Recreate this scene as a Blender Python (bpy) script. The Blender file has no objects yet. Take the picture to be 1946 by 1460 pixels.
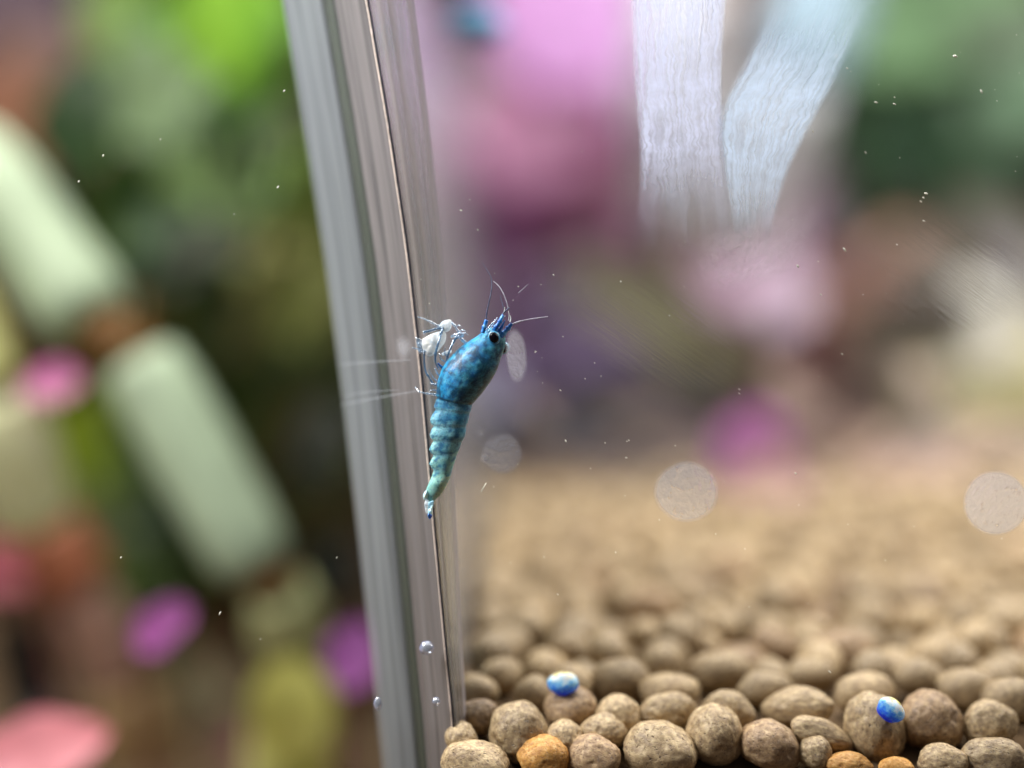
import bpy, bmesh, math, random
from mathutils import Vector, Matrix, noise

# ------------------------------------------------------------------ camera, world, lamps (1 unit = 1 cm)
S = bpy.context.scene
C = S.collection
S.unit_settings.system = 'METRIC'
S.unit_settings.scale_length = 0.01
FPX, HX, HY = 2820.0, 973.0, 500.0        # focal length in photo pixels, principal column, horizon row
FOCUS = 10.31
cam = bpy.data.cameras.new('camera'); co = bpy.data.objects.new('camera', cam); C.objects.link(co)
co.location = (0, 0, 0); co.rotation_euler = (math.pi / 2, 0, 0)
cam.sensor_width = 36; cam.lens = 36 * FPX / 1946.0
cam.shift_y = -(730 - HY) / 1946.0
cam.clip_start = 0.1; cam.clip_end = 400
cam.dof.use_dof = True; cam.dof.focus_distance = FOCUS
cam.dof.aperture_fstop = (cam.lens * 1e-3) / 0.78
S.camera = co

w = bpy.data.worlds.new('World'); S.world = w; w.use_nodes = True
bg = w.node_tree.nodes['Background']
bg.inputs[0].default_value = (0.50, 0.50, 0.60, 1); bg.inputs[1].default_value = 0.12

def area(name, loc, rot, sx, sy, power, col):
    l = bpy.data.lights.new(name, 'AREA'); l.shape = 'RECTANGLE'; l.size = sx; l.size_y = sy
    l.energy = power; l.color = col
    o = bpy.data.objects.new(name, l); C.objects.link(o); o.location = loc; o.rotation_euler = rot
    return o
area('aquarium_lamp', (3, 29, 13), (0, 0, 0), 84, 52, 10500, (1.0, 0.97, 0.94))
area('lamp_bar', (0.5, 15.0, 8.5), (math.radians(8), 0, 0), 46, 2.4, 6000, (1.0, 0.96, 0.88))
area('rear_fill_light', (2, 23, 14), (math.radians(24), 0, 0), 46, 3.0, 6000, (0.96, 0.97, 1.0))  # added light out of view, brightens the pale blurred V
area('lamp_strip', (-7.5, 7.6, 6.5), (math.radians(-20), math.radians(-46), 0), 7, 3, 2600, (0.97, 0.98, 1.0))

S.view_settings.view_transform = 'Standard'; S.view_settings.look = 'None'
S.view_settings.exposure = 0.18; S.view_settings.gamma = 1.0
S.cycles.use_denoising = True
S.cycles.max_bounces = 10; S.cycles.transparent_max_bounces = 24
S.cycles.caustics_refractive = False; S.cycles.caustics_reflective = False
S.cycles.sample_clamp_indirect = 6

rnd = random.Random(7)

def at(px, py, z):
    return Vector(((px - HX) * z / FPX, z, (HY - py) * z / FPX))

def lin(c, g=1.0):
    out = []
    for v in c:
        v = v / 255.0
        v = v / 12.92 if v <= 0.04045 else ((v + 0.055) / 1.055) ** 2.4
        out.append(min(0.92, v * g))
    return (out[0], out[1], out[2], 1)

# ------------------------------------------------------------------ object helpers
def link(name, me, m=None, parent=None, smooth=True):
    o = bpy.data.objects.new(name, me); C.objects.link(o)
    if m is not None and not me.materials: me.materials.append(m)
    if smooth:
        for p in me.polygons: p.use_smooth = True
    if parent is not None: o.parent = parent
    return o
def from_bm(bm, name):
    me = bpy.data.meshes.new(name); bm.to_mesh(me); bm.free(); return me
def tag(o, label, cat, group=None):
    o['label'] = label; o['category'] = cat
    if group: o['group'] = group
    return o
def thing(name, loc, label, cat, group=None):
    o = bpy.data.objects.new(name, None); C.objects.link(o); o.location = loc
    o.empty_display_size = 0.2
    return tag(o, label, cat, group)

def catmull(pts, n):
    P = [Vector(p) for p in pts]
    if len(P) == 2: return [P[0].lerp(P[1], i / n) for i in range(n + 1)]
    Q = [2 * P[0] - P[1]] + P + [2 * P[-1] - P[-2]]
    out = []
    for i in range(1, len(Q) - 2):
        for k in range(n):
            t = k / n
            a, b, c, d = Q[i - 1], Q[i], Q[i + 1], Q[i + 2]
            out.append(0.5 * ((2 * b) + (c - a) * t + (2 * a - 5 * b + 4 * c - d) * t * t + (3 * b - a - 3 * c + d) * t ** 3))
    out.append(P[-1].copy())
    return out

def tube_bm(bm, pts, radii, seg=8):
    """pts list of Vectors, radii same length; closed tapered tube"""
    n = len(pts); rings = []
    up = Vector((0.13, -1, 0.21)).normalized()
    for i, p in enumerate(pts):
        t = (pts[min(i + 1, n - 1)] - pts[max(i - 1, 0)])
        t = t.normalized() if t.length > 1e-9 else Vector((0, 0, 1))
        a = t.cross(up)
        if a.length < 1e-4: a = t.cross(Vector((1, 0, 0)))
        a.normalize(); b = t.cross(a)
        r = radii[i]
        rings.append([bm.verts.new(p + a * math.cos(2 * math.pi * k / seg) * r + b * math.sin(2 * math.pi * k / seg) * r) for k in range(seg)])
    for i in range(n - 1):
        for k in range(seg):
            bm.faces.new((rings[i][k], rings[i][(k + 1) % seg], rings[i + 1][(k + 1) % seg], rings[i + 1][k]))
    for ring, fl in ((rings[0], True), (rings[-1], False)):
        f = bm.faces.new(list(reversed(ring)) if fl else ring)
    return bm

# ------------------------------------------------------------------ materials
MATS = {}
class NT:
    def __init__(s, name):
        s.m = bpy.data.materials.new(name); s.m.use_nodes = True
        s.t = s.m.node_tree; s.t.nodes.clear()
        s.out = s.n('ShaderNodeOutputMaterial')
    def n(s, typ, **kw):
        nd = s.t.nodes.new(typ)
        for k, v in kw.items(): setattr(nd, k, v)
        return nd
    def l(s, a, b): s.t.links.new(a, b)
    def noise(s, scale, detail=4, rough=0.55, vec=None, dist=0.0):
        nd = s.n('ShaderNodeTexNoise'); nd.inputs['Scale'].default_value = scale
        nd.inputs['Detail'].default_value = detail; nd.inputs['Roughness'].default_value = rough
        nd.inputs['Distortion'].default_value = dist
        if vec is not None: s.l(vec, nd.inputs['Vector'])
        return nd
    def obj(s):
        return s.n('ShaderNodeTexCoord').outputs['Object']
    def mapping(s, vec, scale=(1, 1, 1), rot=(0, 0, 0), loc=(0, 0, 0)):
        mp = s.n('ShaderNodeMapping'); s.l(vec, mp.inputs[0])
        mp.inputs['Scale'].default_value = scale; mp.inputs['Rotation'].default_value = rot; mp.inputs['Location'].default_value = loc
        return mp.outputs[0]
    def ramp(s, fac, stops):
        r = s.n('ShaderNodeValToRGB'); s.l(fac, r.inputs[0])
        e = r.color_ramp.elements
        while len(e) < len(stops): e.new(0.5)
        for i, (p, c) in enumerate(stops):
            e[i].position = p; e[i].color = c if len(c) == 4 else (*c, 1)
        return r.outputs[0]
    def mix(s, fac, a, b, mode='MIX'):
        m = s.n('ShaderNodeMix', data_type='RGBA', blend_type=mode)
        for v, i in ((fac, 0), (a, 6), (b, 7)):
            if hasattr(v, 'links') or hasattr(v, 'is_output'): s.l(v, m.inputs[i])
            else: m.inputs[i].default_value = v
        return m.outputs[2]
    def math(s, op, a, b=None):
        m = s.n('ShaderNodeMath', operation=op)
        for v, i in ((a, 0), (b, 1)):
            if v is None: continue
            if hasattr(v, 'is_output'): s.l(v, m.inputs[i])
            else: m.inputs[i].default_value = v
        return m.outputs[0]
    def bump(s, h, strength, dist=0.02, normal=None):
        b = s.n('ShaderNodeBump'); s.l(h, b.inputs['Height'])
        b.inputs['Strength'].default_value = strength; b.inputs['Distance'].default_value = dist
        if normal is not None: s.l(normal, b.inputs['Normal'])
        return b.outputs[0]
    def mixsh(s, fac, a, b):
        m = s.n('ShaderNodeMixShader')
        if hasattr(fac, 'is_output'): s.l(fac, m.inputs[0])
        else: m.inputs[0].default_value = fac
        s.l(a, m.inputs[1]); s.l(b, m.inputs[2]); return m.outputs[0]
    def principled(s, col, rough=0.5, spec=0.5, normal=None, **kw):
        p = s.n('ShaderNodeBsdfPrincipled')
        if hasattr(col, 'is_output'): s.l(col, p.inputs['Base Color'])
        else: p.inputs['Base Color'].default_value = col
        p.inputs['Roughness'].default_value = rough; p.inputs['Specular IOR Level'].default_value = spec
        if normal is not None: s.l(normal, p.inputs['Normal'])
        for k, v in kw.items(): p.inputs[k.replace('_', ' ')].default_value = v
        return p.outputs[0]
    def diffuse(s, col, normal=None):
        p = s.n('ShaderNodeBsdfDiffuse')
        if hasattr(col, 'is_output'): s.l(col, p.inputs[0])
        else: p.inputs[0].default_value = col
        if normal is not None: s.l(normal, p.inputs['Normal'])
        return p.outputs[0]
    def translucent(s, col):
        p = s.n('ShaderNodeBsdfTranslucent')
        if hasattr(col, 'is_output'): s.l(col, p.inputs[0])
        else: p.inputs[0].default_value = col
        return p.outputs[0]
    def glossy(s, col, rough, normal=None):
        p = s.n('ShaderNodeBsdfAnisotropic'); p.inputs['Color'].default_value = col; p.inputs['Roughness'].default_value = rough
        if normal is not None: s.l(normal, p.inputs['Normal'])
        return p.outputs[0]
    def transparent(s, col=(1, 1, 1, 1)):
        p = s.n('ShaderNodeBsdfTransparent'); p.inputs[0].default_value = col; return p.outputs[0]
    def refraction(s, ior, rough, normal=None, col=(1, 1, 1, 1)):
        p = s.n('ShaderNodeBsdfRefraction'); p.inputs['Color'].default_value = col
        p.inputs['IOR'].default_value = ior; p.inputs['Roughness'].default_value = rough
        if normal is not None: s.l(normal, p.inputs['Normal'])
        return p.outputs[0]
    def done(s, sh):
        s.l(sh, s.out.inputs['Surface']); return s.m

GAIN = 1.3
def leaf_mat(c, streaks=False):
    key = ('leaf', c, streaks)
    if key in MATS: return MATS[key]
    t = NT('leaf_%d_%d_%d' % c); v = t.obj()
    base = lin(c, GAIN)
    if streaks: v = t.mapping(t.mapping(v, (1, 1, 1), (0, math.radians(31), 0)), (2.2, 1.6, 0.35))
    n1 = t.noise(1.6, 3, 0.6, v); n2 = t.noise(7, 4, 0.6, v)
    darker = tuple(x * 0.62 for x in base[:3]) + (1,)
    lighter = tuple(min(0.92, x * 1.3 + 0.01) for x in base[:3]) + (1,)
    col = t.ramp(n1.outputs[0], [(0.3, darker), (0.5, base), (0.72, lighter)])
    col = t.mix(t.math('MULTIPLY', n2.outputs[0], 0.35), col, darker)
    p = t.principled(col, 0.45, 0.4, t.bump(n2.outputs[0], 0.25, 0.05))
    MATS[key] = t.done(t.mixsh(0.35, p, t.translucent(col)))
    return MATS[key]

def pellet_mat(name, a, b, hi, dark):
    t = NT(name); v = t.obj()
    info = t.n('ShaderNodeObjectInfo')
    off = t.n('ShaderNodeVectorMath', operation='ADD')
    comb = t.n('ShaderNodeCombineXYZ')
    for i in range(3): t.l(t.math('MULTIPLY', info.outputs['Random'], 37.0 * (i + 1)), comb.inputs[i])
    t.l(v, off.inputs[0]); t.l(comb.outputs[0], off.inputs[1]); vv = off.outputs[0]
    n1 = t.noise(5, 5, 0.6, vv); n2 = t.noise(28, 5, 0.65, vv); n3 = t.noise(13, 3, 0.5, vv, 0.6)
    col = t.ramp(n1.outputs[0], [(0.28, a), (0.5, b), (0.75, hi)])
    pits = t.ramp(n3.outputs[0], [(0.30, (1, 1, 1)), (0.40, (0, 0, 0))])
    col = t.mix(t.math('MULTIPLY', pits, 0.75), col, dark)
    hsv = t.n('ShaderNodeHueSaturation'); t.l(col, hsv.inputs['Color'])
    t.l(t.math('ADD', t.math('MULTIPLY', info.outputs['Random'], 0.5), 0.66), hsv.inputs['Value'])
    h = t.math('ADD', t.math('MULTIPLY', n2.outputs[0], 0.28), t.math('MULTIPLY', t.ramp(n3.outputs[0], [(0.28, (0, 0, 0)), (0.44, (1, 1, 1))]), 0.8))
    nm = t.bump(h, 0.5, 0.025)
    return t.done(t.principled(hsv.outputs[0], 0.44, 0.5, nm))

M_PELLET = pellet_mat('brown_clay', lin((122, 100, 76)), lin((170, 146, 110)), lin((218, 194, 150)), lin((50, 38, 30)))
M_OCHRE = pellet_mat('ochre_fringe_clay', lin((168, 112, 52)), lin((206, 150, 76)), lin((236, 192, 124)), lin((110, 68, 30)))  # orange fringe on bright tops put into the clay colour
M_GREY = pellet_mat('grey_clay', lin((118, 94, 70)), lin((156, 128, 96)), lin((200, 172, 130)), lin((58, 42, 32)))

def mat_simple(name, c, rough=0.5, spec=0.5, var=0.25, scale=3.0, bump=0.2):
    t = NT(name); v = t.obj(); n = t.noise(scale, 4, 0.6, v)
    b = lin(c); d = tuple(x * (1 - var) for x in b[:3]) + (1,); h = tuple(min(.95, x * (1 + var)) for x in b[:3]) + (1,)
    col = t.ramp(n.outputs[0], [(0.3, d), (0.5, b), (0.72, h)])
    return t.done(t.principled(col, rough, spec, t.bump(n.outputs[0], bump, 0.03)))

# ------------------------------------------------------------------ setting: back wall, ground, bed
def quad_grid(name, m, x0, x1, y0, y1, nx, ny, fz):
    bm = bmesh.new(); V = [[None] * (ny + 1) for _ in range(nx + 1)]
    for i in range(nx + 1):
        for j in range(ny + 1):
            x = x0 + (x1 - x0) * i / nx; y = y0 + (y1 - y0) * j / ny
            V[i][j] = bm.verts.new((x, y, fz(x, y)))
    for i in range(nx):
        for j in range(ny):
            bm.faces.new((V[i][j], V[i + 1][j], V[i + 1][j + 1], V[i][j + 1]))
    return link(name, from_bm(bm, name), m)

def far_roll(x, y):                              # farther back the bed rolls gently and rises to the right
    f = max(0.0, min(1.0, (y - 14) / 9)); return f * (0.055 * (x - 2.2) + 0.28 * noise.noise(Vector((x * 0.35, y * 0.22, 3.0))))
def bed_z(y):                                    # height of the pellet centres along the bed
    K = [(10.0, -3.50), (10.4, -3.48), (10.55, -3.37), (10.8, -3.25), (11.3, -3.20), (12, -3.19), (13, -3.23), (15.5, -3.30), (19, -3.37), (24, -3.40), (40, -3.4)]
    for (a, za), (b, zb) in zip(K, K[1:]):
        if y <= b: return za + (zb - za) * max(0, (y - a)) / (b - a)
    return K[-1][1]
def row_to_y(py):                                # photo row of a pellet centre -> distance along the bed
    K = [(1470, 10.36), (1445, 10.4), (1400, 10.55), (1350, 10.8), (1300, 11.3), (1250, 12), (1200, 13), (1100, 15.5), (1000, 19), (900, 24)]
    for (a, ya), (b, yb) in zip(K, K[1:]):
        if py >= b: return ya + (yb - ya) * (a - min(py, a)) / (a - b)
    return 24

def wall_inner(Z):                               # the divider leans and bows a little: X of its right face at height Z
    K = [(-6.0, -0.16), (-3.55, -0.388), (-3.2, -0.41), (-2.7, -0.461), (-1.77, -0.546), (-0.81, -0.627), (0.11, -0.730), (0.98, -0.860), (1.84, -1.007), (9.0, -2.30)]
    for (a, xa), (b, xb) in zip(K, K[1:]):
        if Z <= b: return xa + (xb - xa) * (Z - a) / (b - a)
    return K[-1][1]
def wall_outer(Z):
    K = [(-6.0, -0.70), (-3.55, -0.927), (-2.95, -0.989), (-2.07, -1.081), (-0.92, -1.210), (0.0, -1.332), (0.74, -1.45), (1.84, -1.627), (9.0, -2.95)]
    for (a, xa), (b, xb) in zip(K, K[1:]):
        if Z <= b: return xa + (xb - xa) * (Z - a) / (b - a)
    return K[-1][1]

t = NT('backdrop_dark'); v = t.obj()
n = t.noise(0.12, 4, 0.6, v)
backm = t.done(t.diffuse(t.ramp(n.outputs[0], [(0.3, lin((22, 26, 16))), (0.5, lin((50, 48, 36))), (0.7, lin((42, 54, 26)))])))
bm = bmesh.new()
vs = [bm.verts.new(p) for p in ((-60, 62, -20), (60, 62, -20), (38, 42, 14), (-60, 62, 26))]; bm.faces.new(vs)
bk = link('tank_back', from_bm(bm, 'tank_back'), backm); bk['kind'] = 'structure'
bm = bmesh.new()
vs = [bm.verts.new(p) for p in ((-1.6, 56, -8), (60, 56, -8), (60, 56, 26), (-3.0, 56, 26))]; bm.faces.new(vs)
t = NT('backdrop_mauve'); v = t.obj(); n = t.noise(0.15, 4, 0.6, v)  # milky veil of the right side put into this wall colour
bk = link('tank_far_wall', from_bm(bm, 'tank_far_wall'), t.done(t.diffuse(t.ramp(n.outputs[0], [(0.3, lin((104, 92, 96))), (0.5, lin((140, 124, 122))), (0.7, lin((116, 118, 104)))])))); bk['kind'] = 'structure'

soil_dark = mat_simple('soil_dark', (96, 78, 58), 0.9, 0.1, 0.4, 4.0, 0.6)
gd = quad_grid('tank_floor', soil_dark, -60, 60, 4, 62, 8, 8, lambda x, y: -7.0); gd['kind'] = 'structure'
bed = quad_grid('pellet_bed', soil_dark, -0.42, 26, 10.25, 24.6, 60, 60,
                lambda x, y: bed_z(y) - 0.16 + far_roll(x, y) + 0.03 * noise.noise(Vector((x * 2, y * 2, 0))) + (0.5 * max(0, y - 26) * 0.02))
bed['kind'] = 'structure'

# ------------------------------------------------------------------ pellets
def pellet_mesh(seed, sub):
    bm = bmesh.new(); bmesh.ops.create_icosphere(bm, subdivisions=sub, radius=1.0)
    r = random.Random(seed); o = Vector((r.uniform(-50, 50), r.uniform(-50, 50), r.uniform(-50, 50)))
    for vtx in bm.verts:
        p = vtx.co.normalized()
        d = 0.16 * noise.noise(p * 0.9 + o) + 0.055 * noise.noise(p * 2.1 + o)
        pit = noise.noise(p * 3.6 + o * 1.3)
        d -= 0.12 * max(0.0, pit - 0.25)
        d += 0.018 * noise.noise(p * 6.5 + o) + (0.012 * noise.noise(p * 14 + o) if sub > 3 else 0)
        vtx.co = p * (1 + d)
    return from_bm(bm, 'pellet')
NEAR = [pellet_mesh(i, 5) for i in range(6)]
MID = [pellet_mesh(20 + i, 3) for i in range(8)]
placed = []
GP = 'round clay pellets covering the tank floor'
def pellet(pos, rx, ry, rz, rot, mesh, m, label=None):
    o = bpy.data.objects.new('clay_pellet', mesh); C.objects.link(o)
    if not mesh.materials: mesh.materials.append(M_PELLET)
    o.material_slots[0].link = 'OBJECT'; o.material_slots[0].material = m
    o.location = pos; o.rotation_euler = rot; o.scale = (rx, ry, rz)
    tag(o, label or 'tan brown round clay pellet among many on the tank floor', 'pellet', GP)
    placed.append((pos.copy(), max(rx, rz)))
    return o
for me in NEAR + MID:
    for p in me.polygons: p.use_smooth = True
B, G, O = M_PELLET, M_GREY, M_OCHRE
TR = [  # px, py, w, h, lean (deg), material, label
    (877, 1405, 66, 66, 0, B, 'tan pellet half hidden against the foot of the clear divider'),
    (905, 1449, 135, 90, 0, B, 'wide pale pellet cut by the picture bottom beside the divider foot'),
    (987, 1391, 116, 122, -10, B, 'deeply pitted lumpy brown pellet, second row near the divider'),
    (1033, 1440, 102, 82, 0, O, 'bright orange ochre pellet in front of the deeply pitted lumpy one'),
    (1073, 1405, 80, 74, 0, B, 'tan pellet wedged behind the orange ochre one'),
    (1127, 1438, 108, 84, 0, G, 'smooth purplish grey pellet right of the orange ochre one'),
    (1147, 1391, 92, 72, 0, B, 'small speckled tan pellet behind the purplish grey one'),
    (1258, 1428, 144, 120, 8, B, 'largest pale tan pellet in the front row at the bottom edge'),
    (1272, 1352, 116, 76, 0, B, 'flat pitted tan pellet behind the largest front pellet'),
    (1360, 1398, 108, 116, -12, B, 'sharp pitted brown egg shaped pellet right of the largest front pellet'),
    (1462, 1417, 122, 100, 15, G, 'bluish grey shaded pellet right of the sharp egg shaped one'),
    (1385, 1350, 104, 76, 20, B, 'tan pellet with a shiny end behind the egg shaped one'),
    (1516, 1346, 140, 80, -10, B, 'broad tan pellet above the bluish grey one'),
    (1562, 1398, 132, 66, 22, B, 'long slanting tan pellet beside the bluish grey one'),
    (1550, 1430, 66, 66, 0, B, 'smallest round speckled pellet below the long slanting one'),
    (1664, 1385, 112, 138, -18, B, 'tall tilted oval pellet with the right blue bead at its shoulder'),
    (1767, 1370, 124, 118, 0, G, 'large smooth shaded pellet right of the tall tilted oval one'),
    (1790, 1446, 96, 66, 0, B, 'pale pellet cut by the bottom edge below the large smooth shaded one'),
    (1612, 1455, 94, 54, 0, O, 'orange topped pellet cut by the bottom edge below the long slanting one'),
    (1704, 1459, 70, 44, 0, O, 'small orange topped pellet cut by the bottom edge under the tall tilted oval'),
    (1890, 1442, 134, 84, 0, B, 'pale yellowish pellet in the bottom right corner'),
    (1085, 1350, 104, 92, 0, G, 'dark rounded pellet under the left blue bead'),
    (1175, 1362, 94, 84, 0, B, 'mid brown pellet right of the one under the left blue bead'),
    (1880, 1375, 110, 90, 0, B, 'pale soft pellet above the bottom right corner pellet'),
]
TR2 = [r + (l,) for r, l in zip([(1180, 1297, 122, 95, 0, B), (906, 1315, 84, 74, 0, B), (912, 1362, 84, 70, 0, G), (953, 1285, 84, 76, 0, B), (965, 1232, 98, 88, 0, B),
       (1080, 1240, 98, 84, 0, B), (1265, 1254, 104, 94, 0, B), (1275, 1318, 120, 80, 0, B), (1370, 1280, 132, 88, 0, B), (1453, 1312, 110, 78, 0, B),
       (1465, 1232, 112, 84, 0, G), (1600, 1240, 134, 96, 0, G), (1646, 1318, 128, 80, 0, B), (1745, 1290, 108, 76, 0, B), (1015, 1320, 80, 76, 0, B),
       (1840, 1310, 116, 84, 0, B), (1920, 1330, 110, 84, 0, B), (1540, 1285, 100, 74, 0, B)],
       ['rounded brown pellet up the slope right of the left blue bead', 'tan pellet against the divider in the third row', 'brownish pellet just above the one half hidden by the divider foot', 'soft pellet near the divider in the fourth row', 'uppermost clearly rounded pellet near the divider', 'rounded soft pellet above the left blue bead', 'tall rounded soft pellet with a dark right flank', 'wide pale pellet behind the flat pitted one', 'wide pale bluish lit pellet in the middle of the soft rows', 'tan pellet above the broad tan one', 'darkest rounded soft pellet in the blurred middle rows', 'large dark soft pellet in the blurred rows toward the right', 'soft wide pellet left above the right blue bead', 'soft tan pellet above and right of the right blue bead', 'small soft pellet left of the left blue bead', 'wide soft pellet above the pale soft one at right', 'soft tan pellet at the right picture edge', 'small soft pellet between the two dark blurred ones'])]
k = 0
for row in TR + TR2:
    px, py, pw, ph, lean, m = row[:6]
    y = row_to_y(py); p = at(px, py, y)
    s = y / FPX
    pellet(p, pw * s / 2 * 0.97, min(pw, ph) * s / 2 * 0.9, ph * s / 2 * 0.97, (rnd.uniform(-.3, .3), math.radians(lean), rnd.uniform(-.3, .3)),
           NEAR[k % 6] if py > 1330 else MID[k % 8], m, row[6] if len(row) > 6 else None)
    k += 1

# random packing for the rest of the bed
cell = {}
def near_ok(x, y, r):
    ci, cj = int(x / 0.5), int(y / 0.5)
    for i in (ci - 1, ci, ci + 1):
        for j in (cj - 1, cj, cj + 1):
            for (a, b, q) in cell.get((i, j), ()):
                if (a - x) ** 2 + (b - y) ** 2 < ((r + q) * 0.86) ** 2: return False
    return True
def add_cell(x, y, r): cell.setdefault((int(x / 0.5), int(y / 0.5)), []).append((x, y, r))
for p, r in placed: add_cell(p.x, p.y, r)
cands = []
for _ in range(26000):
    y = 10.36 + (rnd.random() ** 0.8) * 13.6
    xmax = (2010 - HX) * y / FPX + 0.3
    x = rnd.uniform(-0.22, xmax)
    r = rnd.uniform(0.165, 0.255)
    if y < 11.6 and r > 0.185: continue
    if y < 10.55: r *= 0.75
    if near_ok(x, y, r):
        add_cell(x, y, r); cands.append((y, x, r))
cands.sort()
obj_budget = 300 - len(placed)
rest = bmesh.new()
LOW = [pellet_mesh(60 + i, 2) for i in range(5)]
for i, (y, x, r) in enumerate(cands):
    z = bed_z(y) + far_roll(x, y) + rnd.uniform(-0.14, 0.08)
    if i < obj_budget:
        pellet(Vector((x, y, z)), r * rnd.uniform(.92, 1.12), r, r * rnd.uniform(.8, 1.0), (rnd.uniform(0, 6), rnd.uniform(-.3, .3), rnd.uniform(0, 6)),
               MID[i % 8], B if rnd.random() < 0.9 else G)
    else:
        tmp = LOW[i % 5]
        mt = Matrix.Translation((x, y, z)) @ Matrix.Rotation(rnd.uniform(0, 6), 4, 'Z') @ Matrix.Diagonal((r, r, r * 0.88, 1))
        n0 = len(rest.verts); rest.from_mesh(tmp); rest.verts.ensure_lookup_table()
        for vtx in rest.verts[n0:]: vtx.co = mt @ vtx.co
rp = link('distant_pellets', from_bm(rest, 'distant_pellets'), M_PELLET)
rp['kind'] = 'stuff'; rp['label'] = 'blurred brown clay pellets farther back on the tank floor'

# ------------------------------------------------------------------ clear divider
def acrylic(name, tint, white, gloss_r, streak_scale, tr, bump=0.25, streaky=False):
    """clear sawn acrylic: part see-through, part milky, part shiny, with saw lines along the height"""
    t = NT(name); v = t.n('ShaderNodeTexCoord').outputs['UV']
    st = t.noise(streak_scale, 3, 0.6, t.mapping(v, (1, 0.012, 1)))
    st2 = t.noise(streak_scale * 3.1, 2, 0.6, t.mapping(v, (1, 0.03, 1)))
    cross = t.noise(34, 2, 0.5, t.mapping(v, (0.03, 1, 1)))
    h = t.math('ADD', st.outputs[0], t.math('ADD', t.math('MULTIPLY', st2.outputs[0], 0.5), t.math('MULTIPLY', cross.outputs[0], 0.12)))
    nm = t.bump(h, bump, 0.02)
    col = t.ramp(st.outputs[0], [(0.34, tuple(x * (0.45 if streaky else 0.58) for x in lin(tint)[:3])), (0.5, lin(tint)), (0.66, tuple(min(.95, x * (1.5 if streaky else 1.2)) for x in lin(tint)[:3]))])
    milky = t.mixsh(0.6, t.diffuse(col, nm), t.translucent(col))
    shiny = t.glossy((0.9, 0.92, 0.95, 1), gloss_r, nm)
    if streaky:
        f2 = t.noise(14, 3, 0.6, t.mapping(v, (1, 0.02, 1)))
        f3 = t.noise(2.3, 2, 0.6, t.mapping(v, (1, 0.01, 1), (0, 0, 0), (3, 5, 0)))
        tint_n = t.ramp(f3.outputs[0], [(0.36, lin((176, 164, 150))), (0.48, lin((196, 186, 192))), (0.6, lin((168, 184, 190)))])  # reflected pink, blue grey and tan painted as streaks
        milky = t.mixsh(0.4, t.diffuse(t.mix(0.6, col, tint_n), nm), t.translucent(tint_n))
        white = t.ramp(t.math('ADD', t.math('MULTIPLY', st.outputs[0], .6), t.math('MULTIPLY', f2.outputs[0], .4)), [(0.36, (.15, .15, .15)), (0.62, (.9, .9, .9))])
    body = t.mixsh(white, t.transparent(lin((238, 243, 240))), milky)
    fr = t.n('ShaderNodeFresnel'); fr.inputs[0].default_value = 1.45; t.l(nm, fr.inputs['Normal'])
    return t.done(t.mixsh(t.math('MINIMUM', t.math('MULTIPLY', fr.outputs[0], tr), 0.9), body, shiny))
M_EDGE = acrylic('sawn_acrylic_edge', (198, 204, 208), 0.50, 0.22, 22, 0.9, 0.22)
M_JOINT = acrylic('dark_glue_joint', (112, 120, 104), 0.60, 0.3, 26, 0.6)
M_STRIP = acrylic('polished_acrylic_strip', (200, 190, 188), 0.50, 0.2, 26, 0.9, 0.25)
M_FACE = acrylic('clear_acrylic_face', (196, 200, 208), 0.55, 0.26, 1.1, 0.9, 0.12, True)
M_FILLET = acrylic('clear_corner_fillet', (202, 196, 200), 0.5, 0.2, 9, 0.9, 0.3, True)
M_LINE = mat_simple('dark_chipped_line', (58, 58, 66), 0.35, 0.6, 0.4, 20, 0.4)
M_BRIGHT = mat_simple('pale_chipped_line', (226, 206, 190), 0.3, 0.6, 0.2, 20, 0.4)

t = NT('pale_cross_line'); M_CROSS = t.done(t.mixsh(.10, t.transparent(), t.diffuse((.8, .84, .9, 1))))
YF, YB = 10.50, 36.0
root = thing('tank_divider', (-0.8, YF, -3.6), 'clear acrylic divider panel standing on edge between plants and pellets', 'divider')
HZ = [-6.5 + 0.25 * i for i in range(64)]
def strip(name, m, f0, f1, prof, jag=0.0):
    """front-edge strip between width fractions f0..f1; prof: list of (t, dy) cross-section points from f0 to f1"""
    bm = bmesh.new(); rows = []; uvc = {}; uvl = bm.loops.layers.uv.new('UVMap')
    for Z in HZ:
        xo, xi = wall_outer(Z), wall_inner(Z)
        row = []
        for (tt, dy) in prof:
            x = xo + (xi - xo) * (f0 + (f1 - f0) * tt)
            j = jag * noise.noise(Vector((tt * 3, Z * 4, f0 * 9))) if jag else 0
            k = edge_k(f0 + (f1 - f0) * tt)          # the sawn edge is cut at a slant: its outer side lies deeper
            row.append(bm.verts.new(((x + j) * k - root.location.x, YF * k + dy - root.location.y, Z * k - root.location.z)))
            uvc[row[-1]] = (0.56 * (f0 + (f1 - f0) * tt) + abs(dy) * 0.3, Z)
        rows.append(row)
    for a, b in zip(rows, rows[1:]):
        for i in range(len(a) - 1):
            fc = bm.faces.new((a[i], a[i + 1], b[i + 1], b[i]))
            for lp in fc.loops: lp[uvl].uv = uvc[lp.vert]
    return link(name, from_bm(bm, name), m, root)
def edge_k(f): return 1 + 0.07 * max(0.0, (0.97 - f) / 0.97)
strip('sawn_edge', M_EDGE, 0.0, 0.47, [(0, 0.10), (0, 0.05), (0.06, 0.012), (0.15, 0), (0.5, -0.004), (0.9, 0), (1, 0.02), (1, 0.06)])
strip('glue_joint', M_JOINT, 0.47, 0.60, [(0, 0.06), (0.1, 0.035), (0.5, 0.05), (0.9, 0.035), (1, 0.06)])
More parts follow.
